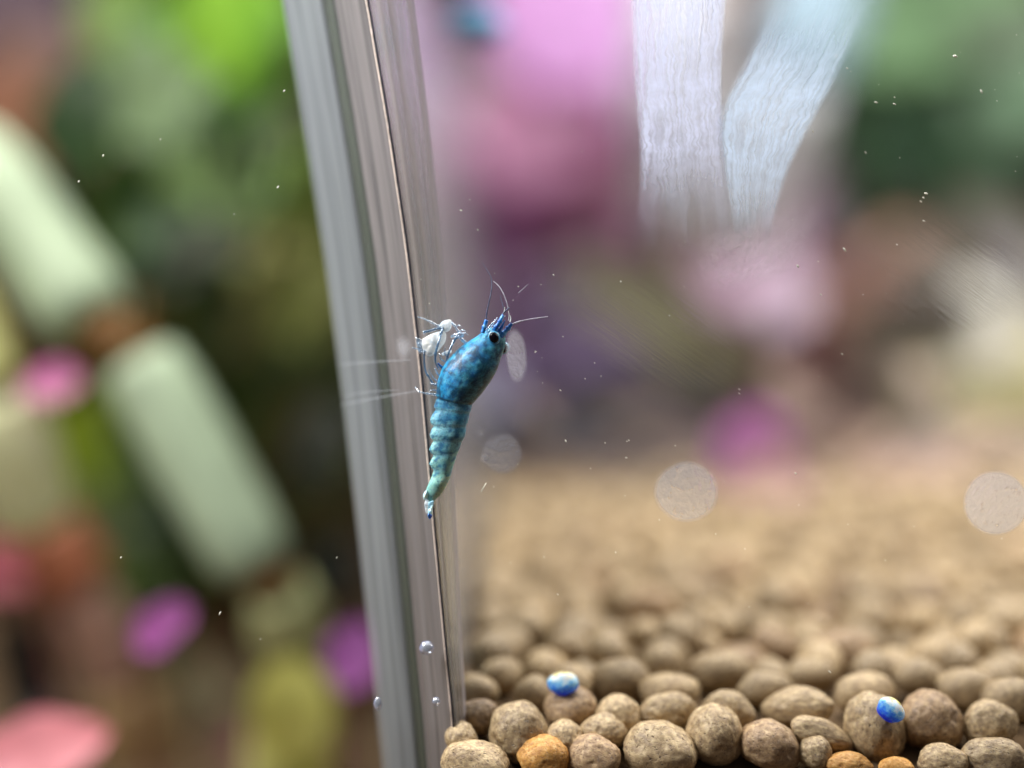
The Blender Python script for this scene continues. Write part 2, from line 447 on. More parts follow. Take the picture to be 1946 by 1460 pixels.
strip('polished_strip', M_STRIP, 0.60, 0.955, [(0, 0.06), (0, 0.02), (0.08, 0), (0.35, -0.004), (0.45, 0.012), (0.55, -0.002), (0.8, 0), (1, 0.006)])
strip('pale_line', M_BRIGHT, 0.955, 0.974, [(0, 0.006), (0.5, -0.003), (1, 0.004)], 0.002)
strip('chipped_line', M_LINE, 0.974, 1.0, [(0, 0.004), (0.4, -0.006), (1, 0.008)], 0.003)
# clear fillet in the corner, right of the chipped line
bm = bmesh.new(); rows = []; uvc = {}; uvl = bm.loops.layers.uv.new('UVMap')
for Z in HZ:
    wd = 0.07 + 0.045 * max(0, min(6.5, Z + 3.4)); row = []
    for q in range(9):
        f = q / 8; vv = bm.verts.new((wall_inner(Z) + 0.002 + wd * f - root.location.x, YF + 0.012 + 0.16 * f * f - 0.015 * math.sin(f * 7) - root.location.y, Z - root.location.z))
        uvc[vv] = (f * 0.42 + 3.0, Z); row.append(vv)
    rows.append(row)
for a, b in zip(rows, rows[1:]):
    for i in range(8):
        fc = bm.faces.new((a[i], a[i + 1], b[i + 1], b[i]))
        for lp in fc.loops: lp[uvl].uv = uvc[lp.vert]
link('corner_fillet', from_bm(bm, 'corner_fillet'), M_FILLET, root)
for (q0, q1, q2, r) in (((640, 694), (710, 688), (782, 684), 1.3), ((648, 770), (720, 756), (800, 742), 1.5), ((655, 752), (700, 745), (760, 741), 0.9)):
    bm = bmesh.new(); P = [p - root.location for p in catmull([at(q0[0], q0[1], YF * 1.045), at(q1[0], q1[1], YF * 1.02), at(q2[0], q2[1], YF - 0.006)], 6)]
    tube_bm(bm, P, [r * YF / FPX * (0.5 + 0.5 * math.sin(math.pi * k / 12)) for k in range(len(P))], 6)
    link('cross_line', from_bm(bm, 'cross_line'), M_CROSS, root)  # thin pale lines across the edge strip
# the two large faces of the panel
def face(name, m, fx, flip, y0=YF):
    bm = bmesh.new(); rows = []; uvl = bm.loops.layers.uv.new('UVMap')
    YS = [y0 + 0.008, y0 + 0.05, y0 + 0.3, 13.2, 14, 17, 21, 26, 31, YB]
    for Z in HZ:
        rows.append([bm.verts.new((fx(Z) - root.location.x, y - root.location.y, Z - root.location.z)) for y in YS])
    for a, b in zip(rows, rows[1:]):
        for i in range(len(a) - 1):
            q = (a[i], a[i + 1], b[i + 1], b[i])
            fc = bm.faces.new(q if not flip else tuple(reversed(q)))
            for lp in fc.loops: lp[uvl].uv = (lp.vert.co.y * 0.9, lp.vert.co.z)
    return link(name, from_bm(bm, name), m, root)
face('inner_face', M_FACE, wall_inner, False)
face('outer_face', M_FACE, lambda Z: wall_outer(Z) * edge_k(0) + 0.02, True, YF * edge_k(0) + 0.12)

# ------------------------------------------------------------------ front glass with smears and painted reflections
YP = 10.17
t = NT('clean_glass'); clean = t.done(t.transparent())
pane_root = thing('front_glass', (2.0, YP, -3.6), 'clear front glass pane with rippled smears, painted reflections and round painted glints', 'glass pane')
bm = bmesh.new()
x0, x1 = -12 - 2.0, 22 - 2.0
vs = [bm.verts.new(p) for p in ((x0, 0, -3), (x1, 0, -3), (x1, 0, 13), (x0, 0, 13))]; bm.faces.new(vs)
link('pane', from_bm(bm, 'pane'), clean, pane_root)

def ripple_mat(name, ang, along, across, strength, film, cells=False):
    t = NT(name); v = t.obj()
    mv = t.mapping(v, (1, 1, 1), (0, math.radians(ang), 0))
    mv = t.mapping(mv, (across, 1, along))
    n1 = t.noise(1.0, 3, 0.55, mv, 0.4)
    n2 = t.noise(9.0 if not cells else 16.0, 3, 0.6, v)
    h = t.math('ADD', n1.outputs[0], t.math('MULTIPLY', n2.outputs[0], 0.25 if not cells else 0.8))
    nm = t.bump(h, 1.0, strength)
    at_ = t.n('ShaderNodeAttribute'); at_.attribute_name = 'edge'
    rf = t.refraction(1.06, 0.0, nm, (0.97, 0.97, 0.98, 1))
    df = t.mixsh(0.5, t.diffuse((0.85, 0.85, 0.9, 1)), t.translucent((0.85, 0.85, 0.9, 1)))
    lines = t.ramp(h, [(0.45, (0.2, 0.2, 0.2)), (0.8, (1, 1, 1))])
    fl = t.math('MULTIPLY', lines, film)
    sh = t.mixsh(fl, rf, df)
    return t.done(t.mixsh(t.math('MULTIPLY', at_.outputs['Fac'], 1.0), t.transparent(), sh))

def patch(name, px, py, w, h, ang, m, soft, seed=0, label=None, dy=0.0):
    """a thin film on the glass for smears and painted glints, fading out at its own uneven rim"""
    y = YP + 0.012 + dy
    c = at(px, py, y); s = y / FPX
    R, T = 14, 40
    bm = bmesh.new(); lay = bm.verts.layers.float.new('edge')
    ca, sa = math.cos(math.radians(ang)), math.sin(math.radians(ang))
    ctr = bm.verts.new((0, -0.006, 0)); ctr[lay] = 1.0
    prev = None
    for i in range(1, R + 1):
        f = i / R; ring = []
        for k in range(T):
            a = 2 * math.pi * k / T
            wob = 1 + soft * 0.25 * noise.noise(Vector((math.cos(a) * 1.5 + seed, math.sin(a) * 1.5, seed * 3.1)))
            ux, uz = math.cos(a) * w / 2 * s * f * wob, math.sin(a) * h / 2 * s * f * wob
            vv = bm.verts.new((ux * ca - uz * sa, -0.006 * (1 - f * f), ux * sa + uz * ca))
            e = min(1.0, (1 - f) / max(0.02, soft)); vv[lay] = e * e * (3 - 2 * e)
            ring.append(vv)
        for k in range(T):
            if prev is None: bm.faces.new((ctr, ring[k], ring[(k + 1) % T]))
            else: bm.faces.new((prev[k], ring[k], ring[(k + 1) % T], prev[(k + 1) % T]))
        prev = ring
    o = link(name, from_bm(bm, name), m, pane_root)
    o.location = c - pane_root.location
    if label: o['label'] = label
    return o
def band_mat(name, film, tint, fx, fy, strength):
    """painted reflection: wavy fine ridges along the stroke, following the band's own u (across) and v (along)"""
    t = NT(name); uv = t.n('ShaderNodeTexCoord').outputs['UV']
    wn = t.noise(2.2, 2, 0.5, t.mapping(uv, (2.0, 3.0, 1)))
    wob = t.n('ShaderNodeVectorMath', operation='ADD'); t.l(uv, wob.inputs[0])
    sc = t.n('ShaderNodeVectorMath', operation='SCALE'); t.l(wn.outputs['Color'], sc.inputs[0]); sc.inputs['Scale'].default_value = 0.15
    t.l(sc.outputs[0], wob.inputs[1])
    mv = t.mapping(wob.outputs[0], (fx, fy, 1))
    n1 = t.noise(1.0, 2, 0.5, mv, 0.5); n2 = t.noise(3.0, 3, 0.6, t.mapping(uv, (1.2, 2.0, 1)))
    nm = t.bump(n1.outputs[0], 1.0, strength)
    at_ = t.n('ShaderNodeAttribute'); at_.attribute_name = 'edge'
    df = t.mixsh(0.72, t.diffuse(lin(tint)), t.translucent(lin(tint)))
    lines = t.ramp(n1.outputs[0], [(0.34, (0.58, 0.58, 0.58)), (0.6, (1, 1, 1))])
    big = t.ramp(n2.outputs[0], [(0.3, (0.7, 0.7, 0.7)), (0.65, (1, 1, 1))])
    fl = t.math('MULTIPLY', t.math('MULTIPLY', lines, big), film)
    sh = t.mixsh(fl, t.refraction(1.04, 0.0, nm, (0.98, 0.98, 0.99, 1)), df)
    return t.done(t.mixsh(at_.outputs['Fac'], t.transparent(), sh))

def band(name, left, right, m, dy, label, su=0.10, v0=0.0, v1=0.45):
    """a painted reflection band between two outlines drawn down the glass; crisp sides, fading lower end"""
    y = YP + 0.012 + dy
    Lp = catmull([(a, b, 0) for a, b in left], 10); Rp = catmull([(a, b, 0) for a, b in right], 10)
    n = len(Lp); NU = 24
    c = at(Lp[n // 2].x, Lp[n // 2].y, y)
    bm = bmesh.new(); lay = bm.verts.layers.float.new('edge'); uvl = bm.loops.layers.uv.new('UVMap')
    V = []; coord = {}
    for k in range(n):
        row = []
        for u in range(NU + 1):
            f = u / NU; p = Lp[k].lerp(Rp[k], f); vv = bm.verts.new(at(p.x, p.y, y) + Vector((0, -0.004 * math.sin(math.pi * f), 0)) - c)
            g = k / (n - 1); jag = 0.08 * noise.noise(Vector((f * 9, g * 2, dy * 50)))
            eu = min(1, f / su, (1 - f) / su); ev = min(1, (1 - g + jag) / v1 if v1 else 1, (g / v0) if v0 else 1)
            e = max(0, min(eu, 1)) * max(0, min(1, ev)); vv[lay] = e * e * (3 - 2 * e)
            coord[vv] = (f, g * 2.4); row.append(vv)
        V.append(row)
    for a, b in zip(V, V[1:]):
        for u in range(NU):
            fc = bm.faces.new((a[u], a[u + 1], b[u + 1], b[u]))
            for lp in fc.loops: lp[uvl].uv = coord[lp.vert]
    o = link(name, from_bm(bm, name), m, pane_root); o.location = c - pane_root.location; o['label'] = label
    return o
R3 = ripple_mat('smear_slanting', 55, 4, 36, 0.004, 0.03)
R4 = ripple_mat('glint_film', 20, 9, 14, 0.024, 0.30, True)
R6 = ripple_mat('lavender_glint_film', -35, 12, 26, 0.024, 0.42, True)
R5 = ripple_mat('faint_glint_film', 20, 9, 14, 0.012, 0.15, True)
B1 = band_mat('reflection_upright', 0.95, (210, 218, 255), 34, 2.0, 0.02)  # reflected light put into the film colour
B2 = band_mat('reflection_leaning', 0.9, (200, 220, 255), 34, 2.0, 0.02)
B3 = band_mat('ripple_thin', 0.20, (214, 206, 214), 16, 3.0, 0.006)
band('smear_reflection', [(1196, -30), (1202, 140), (1212, 260), (1212, 350), (1200, 480)], [(1384, -30), (1374, 120), (1376, 230), (1384, 330), (1410, 480)], B1, 0.0, 'upright bright rippled reflection painted as the left stroke of a V', 0.07, 0, 0.5)  # bright V is a reflection painted as film
band('smear_reflection', [(1480, -40), (1415, 110), (1366, 215), (1370, 310), (1384, 400), (1398, 490)], [(1680, -40), (1606, 120), (1556, 215), (1508, 310), (1478, 400), (1462, 490)], B2, 0.016, 'leaning bright rippled reflection painted as the right stroke of a V', 0.09, 0.28, 0.5)
band('smear_reflection', [(1340, 420), (1300, 470), (1310, 530), (1350, 570)], [(1590, 380), (1570, 440), (1520, 510), (1420, 570)], B3, 0.032, 'faint pink grey rippled film below the V', 0.3, 0.3, 0.4)
patch('smear_reflection', 1800, 520, 420, 300, 0, R3, 0.5, 3, 'wide faint smeary film')
patch('smear_reflection', 1250, 640, 420, 220, -20, R3, 0.5, 5, 'long faint smeary film')
patch('painted_glint', 1304, 935, 126, 120, 0, R4, 0.14, 6, 'round pale painted glint above the pellets')  # pale discs stand in for blurred glints, painted as film
patch('painted_glint', 1893, 956, 128, 126, 0, R6, 0.12, 7, 'lavender round painted glint near the edge')
patch('painted_glint', 981, 676, 44, 116, 4, R4, 0.3, 8)
patch('painted_glint', 955, 862, 86, 84, 0, R5, 0.3, 9)
patch('smear_reflection', 768, 660, 40, 62, 0, R6, 0.9, 12, 'painted pale reflection of the shrimp legs')  # mirror image of the legs painted as a pale patch
patch('painted_glint', 922, 871, 22, 22, 0, R4, 0.8, 10)
patch('painted_glint', 913, 822, 18, 18, 0, R5, 0.8, 11)

# specks of dust hanging in the water just behind the glass
SP = [(876, 400, 5), (908, 437, 4), (816, 577, 5), (1052, 523, 4), (940, 520, 3), (800, 531, 3), (893, 380, 3), (975, 571, 3), (1017, 670, 3),
      (1700, 198, 6), (1755, 376, 7), (1700, 185, 5), (1645, 290, 5), (1590, 107, 9), (1545, 250, 6), (1495, 325, 4), (1516, 506, 9), (1605, 475, 9), (1710, 300, 4),
      (1760, 368, 9), (1750, 383, 7), (1755, 420, 6), (1555, 497, 4), (1610, 130, 5), (1665, 195, 6), (1815, 107, 12), (1865, 174, 8), (1704, 465, 5),
      (1302, 460, 4), (1290, 467, 3), (1176, 347, 3), (1180, 535, 5), (1272, 600, 4), (1070, 640, 3), (1112, 720, 3), (1170, 1050, 5), (1142, 715, 3), (1150, 842, 4),
      (1195, 837, 4), (1253, 988, 4), (1405, 740, 5), (1512, 900, 6), (1190, 870, 4), (1130, 690, 3), (1018, 668, 4), (1560, 560, 5), (1600, 673, 5), (1405, 748, 5),
      (1075, 838, 6), (1065, 742, 4), (938, 925, 3), (925, 1050, 3), (970, 1070, 3), (196, 296, 7), (150, 345, 7), (540, 173, 6), (528, 356, 6), (445, 407, 4), (305, 265, 4),
      (230, 1060, 6), (418, 1166, 7), (495, 1215, 5), (640, 1060, 4), (1577, 1277, 6), (1360, 1015, 5), (1060, 1130, 4), (985, 545, 4), (1640, 560, 4), (1300, 545, 3)]
for _ in range(90):
    SP.append((rnd.uniform(960, 1940), rnd.uniform(20, 1180), rnd.choice((2, 2, 3, 3))))
bm = bmesh.new()
for (px, py, s) in SP:
    y = YP + 0.06 + rnd.random() * 0.25
    p = at(px, py, y); r = max(1.5, s) * 0.34 * y / FPX
    mt = Matrix.Translation(p) @ Matrix.Rotation(rnd.uniform(0.3, 1.3) if px > 700 else rnd.uniform(-1.2, -0.6), 4, 'Y') @ Matrix.Diagonal((r * rnd.uniform(1.0, 2.0), r * .6, r * 0.65, 1))
    bmesh.ops.create_icosphere(bm, subdivisions=1, radius=1.0, matrix=mt)
specks = link('floating_specks', from_bm(bm, 'floating_specks'), mat_simple('pale_speck', (236, 232, 214), 0.4, 0.5, 0.1))
specks['kind'] = 'stuff'; specks['label'] = 'tiny pale specks drifting in the water'
bm = bmesh.new()
tube_bm(bm, [at(914, 935, 10.3), at(924, 918, 10.32)], [0.0035, 0.003], 6)
tag(link('pale_bristle', from_bm(bm, 'pale_bristle'), mat_simple('bristle', (225, 222, 205), 0.4)), 'short pale straight bristle drifting right of the shrimp tail', 'bristle')

# ------------------------------------------------------------------ bubbles and painted glint beads
def glass_bead(name, tint, white, rim):
    t = NT(name); v = t.obj(); nz = t.noise(9, 3, 0.6, v)
    lw = t.n('ShaderNodeLayerWeight'); lw.inputs[0].default_value = 0.45
    core = t.mixsh(white, t.transparent(lin((235, 240, 250))), t.diffuse(t.mix(nz.outputs[0], lin(tint), (0.85, 0.9, 0.95, 1))))
    edge = t.mixsh(0.35, t.diffuse(lin(rim)), t.glossy((0.9, 0.95, 1, 1), 0.12))
    s1 = t.mixsh(lw.outputs['Facing'], core, edge)
    return t.done(t.mixsh(0.22, s1, t.glossy((1, 1, 1, 1), 0.10)))
t = NT('glint_bead'); v = t.obj(); sx = t.n('ShaderNodeSeparateXYZ'); t.l(v, sx.inputs[0]); nz = t.noise(3.2, 3, .6, v)
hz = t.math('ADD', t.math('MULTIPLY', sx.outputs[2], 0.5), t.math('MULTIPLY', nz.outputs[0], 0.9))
bc = t.ramp(hz, [(0.05, (0.02, 0.06, 0.90)), (0.36, (0.08, 0.34, 0.95)), (0.58, (0.35, 0.74, 0.95)), (0.70, (0.80, 0.92, 0.95)), (0.84, (0.93, 0.95, 0.90)), (0.93, (0.95, 0.85, 0.30))])  # glint with yellow and blue lens fringe painted into the bead
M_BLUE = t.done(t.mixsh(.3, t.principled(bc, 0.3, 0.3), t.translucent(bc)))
M_BUB = glass_bead('clear_bubble', (210, 215, 225), 0.35, (120, 130, 190))
def bead(name, px, py, y, w, h, lean, m, label, cat, group=None):
    bm = bmesh.new(); bmesh.ops.create_icosphere(bm, subdivisions=4, radius=1.0)
    for vtx in bm.verts: vtx.co *= 1 + 0.10 * noise.noise(vtx.co * 1.6 + Vector((px, 0, 0)))
    o = link(name, from_bm(bm, name), m); s = y / FPX
    o.location = at(px, py, y); o.scale = (w * s / 2, min(w, h) * s / 2 * 0.8, h * s / 2); o.rotation_euler = (0, math.radians(lean), 0)
    return tag(o, label, cat, group)
bead('glint_bead', 1070, 1299, 10.72, 60, 44, 0, M_BLUE, 'blue and white painted glint bead resting on the dark rounded pellet', 'bead', 'painted glint beads on the pellets')
bead('glint_bead', 1692, 1349, 10.42, 56, 44, 38, M_BLUE, 'blue painted glint bead at the shoulder of the tall tilted oval pellet', 'bead', 'painted glint beads on the pellets')
bead('air_bubble', 811, 1232, YF - 0.03, 27, 27, 0, M_BUB, 'clear round bubble on the front edge of the divider', 'bubble', 'bubbles on the divider')
bead('air_bubble', 829, 1333, YF - 0.02, 15, 15, 0, M_BUB, 'tiny bright bubble low on the divider corner line', 'bubble', 'bubbles on the divider')
bead('air_bubble', 718, 1338, YF - 0.02, 15, 26, 0, M_BUB, 'tiny tall bubble on the divider outer edge', 'bubble', 'bubbles on the divider')

# ------------------------------------------------------------------ shrimp
YS = 10.36
def build_shrimp():
    root = thing('shrimp', at(822, 975, YS), 'small blue shrimp clinging head up to the front edge of the divider', 'shrimp', 'shrimps in the tank')
    base = root.location.copy()
    # stations: left (belly side) and right (back side) outline points in photo pixels, depth factor, colour zone
    ST = [((949, 622), (957, 632), 0.6), ((935, 622), (960, 642), 0.7), ((921, 629), (961, 654), 0.78), ((905, 640), (957, 668), 0.84), ((890, 649), (954, 676), 0.86), ((877, 658), (951, 684), 0.86),
          ((857, 677), (946, 700), 0.86), ((841, 698), (938, 716), 0.86), ((833, 720), (927, 733), 0.86), ((830, 738), (914, 750), 0.86), ((829, 753), (899, 767), 0.88), ((831, 757), (897, 768), 0.86),
          # abdomen: six plates, each flaring to a tip and stepping in under the next
          ((827, 761), (897, 772), 0.80), ((824, 776), (895, 782), 0.80), ((828, 779), (893, 784), 0.79),
          ((821, 787), (892, 789), 0.80), ((817, 797), (891, 797), 0.82), ((818, 807), (888, 807), 0.82), ((824, 810), (886, 810), 0.79),
          ((819, 820), (886, 818), 0.80), ((816, 831), (884, 829), 0.82), ((818, 836), (880, 837), 0.80), ((824, 838), (878, 839), 0.79),
          ((819, 847), (877, 845), 0.78), ((815, 860), (873, 856), 0.80), ((818, 864), (870, 862), 0.78), ((824, 866), (868, 865), 0.79),
          ((819, 875), (867, 871), 0.79), ((815, 887), (863, 883), 0.78), ((819, 892), (861, 889), 0.79), ((824, 894), (860, 891), 0.74),
          ((821, 904), (857, 903), 0.70), ((815, 918), (852, 916), 0.79), ((811, 928), (845, 930), 0.70), ((809, 938), (837, 941), 0.66), ((810, 946), (829, 948), 0.6), ((812, 954), (824, 955), 0.5), ((815, 959), (821, 960), 0.4)]
    sharp = {13, 14, 17, 18, 21, 22, 25, 26, 29, 30, 10, 11}
    L = [Vector((a[0], a[1], 0)) for a, b, d in ST]; R = [Vector((b[0], b[1], 0)) for a, b, d in ST]
    rows = []
    for i in range(len(ST) - 1):
        n = 6 if i < 10 else (2 if i in sharp else 4)
        if i >= 31: n = 5
        for k in range(n):
            t_ = k / n
            if i < 9 or i > 30:      # smooth stretch
                def cm(A):
                    a, b, c, d = A[max(i - 1, 0)], A[i], A[i + 1], A[min(i + 2, len(A) - 1)]
                    return 0.5 * ((2 * b) + (c - a) * t_ + (2 * a - 5 * b + 4 * c - d) * t_ * t_ + (3 * b - a - 3 * c + d) * t_ ** 3)
                l, r = cm(L), cm(R)
            else:
                l, r = L[i].lerp(L[i + 1], t_), R[i].lerp(R[i + 1], t_)
            rows.append((l, r, ST[i][2] * (1 - t_) + ST[i + 1][2] * t_, i + t_))
    rows.append((L[-1], R[-1], ST[-1][2], len(ST) - 1))
    SEG = 56
    def base_l(s_):                       # smooth belly line under the flared plates
        ks = [11, 14, 18, 22, 26, 30, 32]
        for a, b in zip(ks, ks[1:]):
            if s_ <= b: return L[a].lerp(L[b], (s_ - a) / (b - a))
        return L[32]
    bm = bmesh.new(); lay = bm.verts.layers.float_color.new('pigment_shade')
    rings = []
    def mixc(a, b, f):
        f = max(0, min(1, f)); return tuple(x + (y - x) * f for x, y in zip(a, b))
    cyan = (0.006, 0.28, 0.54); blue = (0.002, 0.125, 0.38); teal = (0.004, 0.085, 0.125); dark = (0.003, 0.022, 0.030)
    pale = (0.27, 0.54, 0.62); mid = (0.06, 0.27, 0.42); tailc = (0.30, 0.60, 0.50); green = (0.14, 0.34, 0.27)
    for (l, r, d, s) in rows:
        fl = 0.0
        if 11.5 < s < 30.5:
            a_, b_ = base_l(s), l
            fl = a_.x - b_.x; l = a_
        fl_dir = Vector((-1, 0.25, 0))
        c = (l + r) / 2; wv = (r - l) / 2; hw = wv.length
        ring = []
        for k in range(SEG):
            a = 2 * math.pi * k / SEG
            ca, sa = math.cos(a), math.sin(a)
            q = c + wv * ca
            if fl: q = q + fl_dir * fl * (0.05 + 0.90 * max(0.0, -ca) ** 1.3)
            rad_d = hw * d * (1.0 + 0.10 * ca) * sa        # the back is a little fuller than the belly
            wob = 0.6 * noise.noise(Vector((q.x * 0.05, q.y * 0.05, sa * 2.2)))
            P = at(q.x, q.y, YS); P.y -= (rad_d + wob * 0.4) * YS / FPX
            vtx = bm.verts.new(P - base)
            # own colour, shade painted in toward the back: blue cheek, teal back, pale mottled abdomen, straw green tail
            nz = 1.4 * noise.noise(Vector((q.x * 0.06, q.y * 0.06, sa))); nf = 1.5 * noise.noise(Vector((q.x * 0.12, q.y * 0.12, sa * 1.6 + 5)))
            u = ca * 0.5 + 0.5
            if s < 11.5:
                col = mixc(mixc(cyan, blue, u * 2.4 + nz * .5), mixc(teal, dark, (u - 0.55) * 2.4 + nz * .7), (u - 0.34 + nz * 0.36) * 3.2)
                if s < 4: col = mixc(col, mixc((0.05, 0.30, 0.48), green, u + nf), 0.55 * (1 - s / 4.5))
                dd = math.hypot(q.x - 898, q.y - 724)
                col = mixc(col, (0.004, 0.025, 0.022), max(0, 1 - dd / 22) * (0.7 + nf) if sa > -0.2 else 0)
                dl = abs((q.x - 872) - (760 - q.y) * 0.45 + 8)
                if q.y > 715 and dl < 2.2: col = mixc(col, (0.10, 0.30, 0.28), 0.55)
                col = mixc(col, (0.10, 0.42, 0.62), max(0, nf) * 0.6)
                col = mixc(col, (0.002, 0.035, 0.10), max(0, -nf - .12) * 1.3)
            else:
                f = (s - 11.5) / 19
                base_c = mixc(mid, mixc(pale, tailc, f), 0.05 + f * 0.9 + nz * 0.55 + (0.15 if u < .5 else 0))
                blot = max(0, nf * 1.6 + 0.05) * (1 - 0.55 * f)
                col = mixc(base_c, (0.015, 0.12, 0.26), min(.85, blot * 1.5))
                if 0.8 < (s - 12) % 4 < 2.2: col = mixc(col, pale, 0.35)
                if s > 31: col = mixc(col, tailc if u < .6 else (0.50, 0.66, 0.42), 0.7 + nf * .5)
            col = tuple(max(0.0, x) for x in col)
            vtx[lay] = (*col, 1.0 if s < 11.5 else max(0.15, 0.55 - (s - 11.5) * 0.025))
            ring.append(vtx)
        rings.append(ring)
    for a, b in zip(rings, rings[1:]):
        for k in range(SEG): bm.faces.new((a[k], b[k], b[(k + 1) % SEG], a[(k + 1) % SEG]))
    bm.faces.new(rings[0]); bm.faces.new(list(reversed(rings[-1])))
    bmesh.ops.recalc_face_normals(bm, faces=bm.faces)
    t = NT('shrimp_shell'); v = t.obj()
    an = t.n('ShaderNodeAttribute'); an.attribute_name = 'pigment_shade'
    n1 = t.noise(17, 6, 0.75, v, 0.4); n2 = t.noise(75, 4, 0.7, v); n3 = t.noise(8.5, 5, 0.65, v, 0.8)
    col = t.mix(t.ramp(n1.outputs[0], [(0.46, (0, 0, 0)), (0.7, (0.55, 0.55, 0.55))]), an.outputs['Color'], (0.09, 0.40, 0.50, 1))
    dk = t.math('MULTIPLY', t.ramp(n3.outputs[0], [(0.40, (0.88, 0.88, 0.88)), (0.5, (0, 0, 0))]), an.outputs['Alpha'])
    col = t.mix(dk, col, (0.003, 0.035, 0.075, 1))
    col = t.mix(t.ramp(n2.outputs[0], [(0.58, (0, 0, 0)), (0.75, (0.5, 0.5, 0.5))]), col, (0.35, 0.62, 0.68, 1))
    vo = t.n('ShaderNodeTexVoronoi'); vo.inputs['Scale'].default_value = 60; t.l(v, vo.inputs['Vector'])
    col = t.mix(t.ramp(vo.outputs['Distance'], [(0.10, (.75, .75, .75)), (0.26, (0, 0, 0))]), col, (0.003, 0.045, 0.14, 1))
    n4 = t.noise(42, 5, 0.7, v, 0.5)
    col = t.mix(t.ramp(n4.outputs[0], [(0.36, (0.65, 0.65, 0.65)), (0.48, (0, 0, 0))]), col, (0.003, 0.06, 0.13, 1))
    p = t.principled(col, 0.42, 0.35, t.bump(n2.outputs[0], 0.35, 0.008), Coat_Weight=0.12, Coat_Roughness=0.12, Subsurface_Weight=0.3, Subsurface_Scale=0.05)
    shell = t.done(p)
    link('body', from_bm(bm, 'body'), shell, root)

    # materials of the small parts
    t = NT('blue_limb'); v = t.obj(); nz = t.noise(18, 3, .6, v)
    limb = t.done(t.principled(t.ramp(nz.outputs[0], [(.35, (0.004, 0.05, 0.30)), (.55, (0.01, 0.20, 0.62)), (.72, (0.18, 0.5, 0.75))]), .35, .6, None, Coat_Weight=0.3))
    t = NT('clear_limb'); v = t.obj(); nz = t.noise(26, 3, .6, v)
    lw = t.n('ShaderNodeLayerWeight'); lw.inputs[0].default_value = 0.35
    body = t.mixsh(t.ramp(nz.outputs[0], [(.38, (.10, .10, .10)), (.66, (.6, .6, .6))]), t.transparent((.88, .92, .97, 1)), t.mixsh(.4, t.diffuse((.42, .62, .82, 1)), t.translucent((.5, .68, .85, 1))))
    clear = t.done(t.mixsh(t.math('ADD', t.math('MULTIPLY', lw.outputs['Facing'], .45), .12), body, t.glossy((.95, .97, 1, 1), .08)))
    t = NT('smoky_limb'); v = t.obj(); nz = t.noise(26, 3, .6, v)
    lw = t.n('ShaderNodeLayerWeight'); lw.inputs[0].default_value = 0.4
    body = t.mixsh(t.ramp(nz.outputs[0], [(.38, (.35, .35, .35)), (.66, (.8, .8, .8))]), t.transparent((.7, .78, .88, 1)), t.diffuse((.10, .22, .36, 1)))
    smoky = t.done(t.mixsh(t.math('ADD', t.math('MULTIPLY', lw.outputs['Facing'], .5), .10), body, t.glossy((.9, .95, 1, 1), .08)))
    t = NT('white_limb_highlight'); v = t.obj(); nz = t.noise(12, 4, .6, v)
    limb_white = t.done(t.mixsh(.55, t.principled(t.ramp(nz.outputs[0], [(.34, (.52, .74, .92)), (.47, (.93, .95, .95)), (.64, (.94, .90, .76))]), .15, .7, t.bump(nz.outputs[0], .7, .03)), t.translucent((.9, .93, .95, 1))))
    t = NT('dark_feeler'); v = t.obj(); nz = t.noise(60, 2, .5, v)
    feel = t.done(t.principled(t.ramp(nz.outputs[0], [(.4, (.02, .03, .08)), (.6, (.10, .12, .20))]), .4, .5))
    pfeel = mat_simple('pale_feeler', (176, 172, 186), .4, .5, .25, 40)
    t = NT('eye_black'); eye_m = t.done(t.principled((.004, .003, .005, 1), .12, .12))

    def poly(pts, n=6): return [at(p.x, p.y, p.z) - base for p in catmull([(a, b, YS + (c if True else 0)) for a, b, c in pts], n)]
    def limb_tube(name, pts, r0, r1, m, n=6, seg=10, knots=()):
        P = poly(pts, n); k = len(P)
        rad = []
        for i in range(k):
            f = i / (k - 1); r = r0 + (r1 - r0) * f
            for q in knots: r *= 1 + 0.55 * math.exp(-((f - q) / 0.035) ** 2)
            rad.append(max(0.25, r * (0.78 if m in (clear, smoky) else 1)) * YS / FPX)
        bm = bmesh.new(); tube_bm(bm, P, rad, seg)
        return link(name, from_bm(bm, name), m, root)
    # eyes on short stalks
    for (px, py, dz, rx, ry, lean, nm) in ((938.5, 641.5, -0.104, 9.0, 10.6, -25, 'eye'), (957.5, 662, 0.02, 7.5, 9.0, 20, 'eye')):
        bm = bmesh.new(); s = YS / FPX
        mt = Matrix.Translation(at(px, py, YS + dz) - base) @ Matrix.Rotation(math.radians(lean), 4, 'Y') @ Matrix.Diagonal((rx * s, 7.5 * s, ry * s, 1))
        bmesh.ops.create_uvsphere(bm, u_segments=24, v_segments=14, radius=1.0, matrix=mt)
        e = link(nm, from_bm(bm, nm), eye_m, root)
        bm = bmesh.new()
        mt = Matrix.Translation(at(px, py, YS + dz + 0.030) - base) @ Matrix.Rotation(math.radians(lean), 4, 'Y') @ Matrix.Diagonal(((rx + 3.0) * s, 7.0 * s, (ry + 3.2) * s, 1))
        bmesh.ops.create_uvsphere(bm, u_segments=24, v_segments=14, radius=1.0, matrix=mt)
        link('eye_socket', from_bm(bm, 'eye_socket'), shell_pale, root)
    # head appendages
    limb_tube('antennule', [(938, 632, -0.06), (943, 622, -0.07), (950, 611, -0.07), (956, 599, -0.06)], 5.2, 3.2, limb, 6, 10, (.33, .66))
    limb_tube('antennule', [(948, 645, -0.03), (957, 634, -0.03), (966, 624, -0.03), (973, 615, -0.03)], 5.6, 3.4, limb, 6, 10, (.33, .66))
    limb_tube('rostrum', [(944, 640, -0.05), (952, 624, -0.05), (960, 608, -0.05)], 6.0, 0.8, limb)
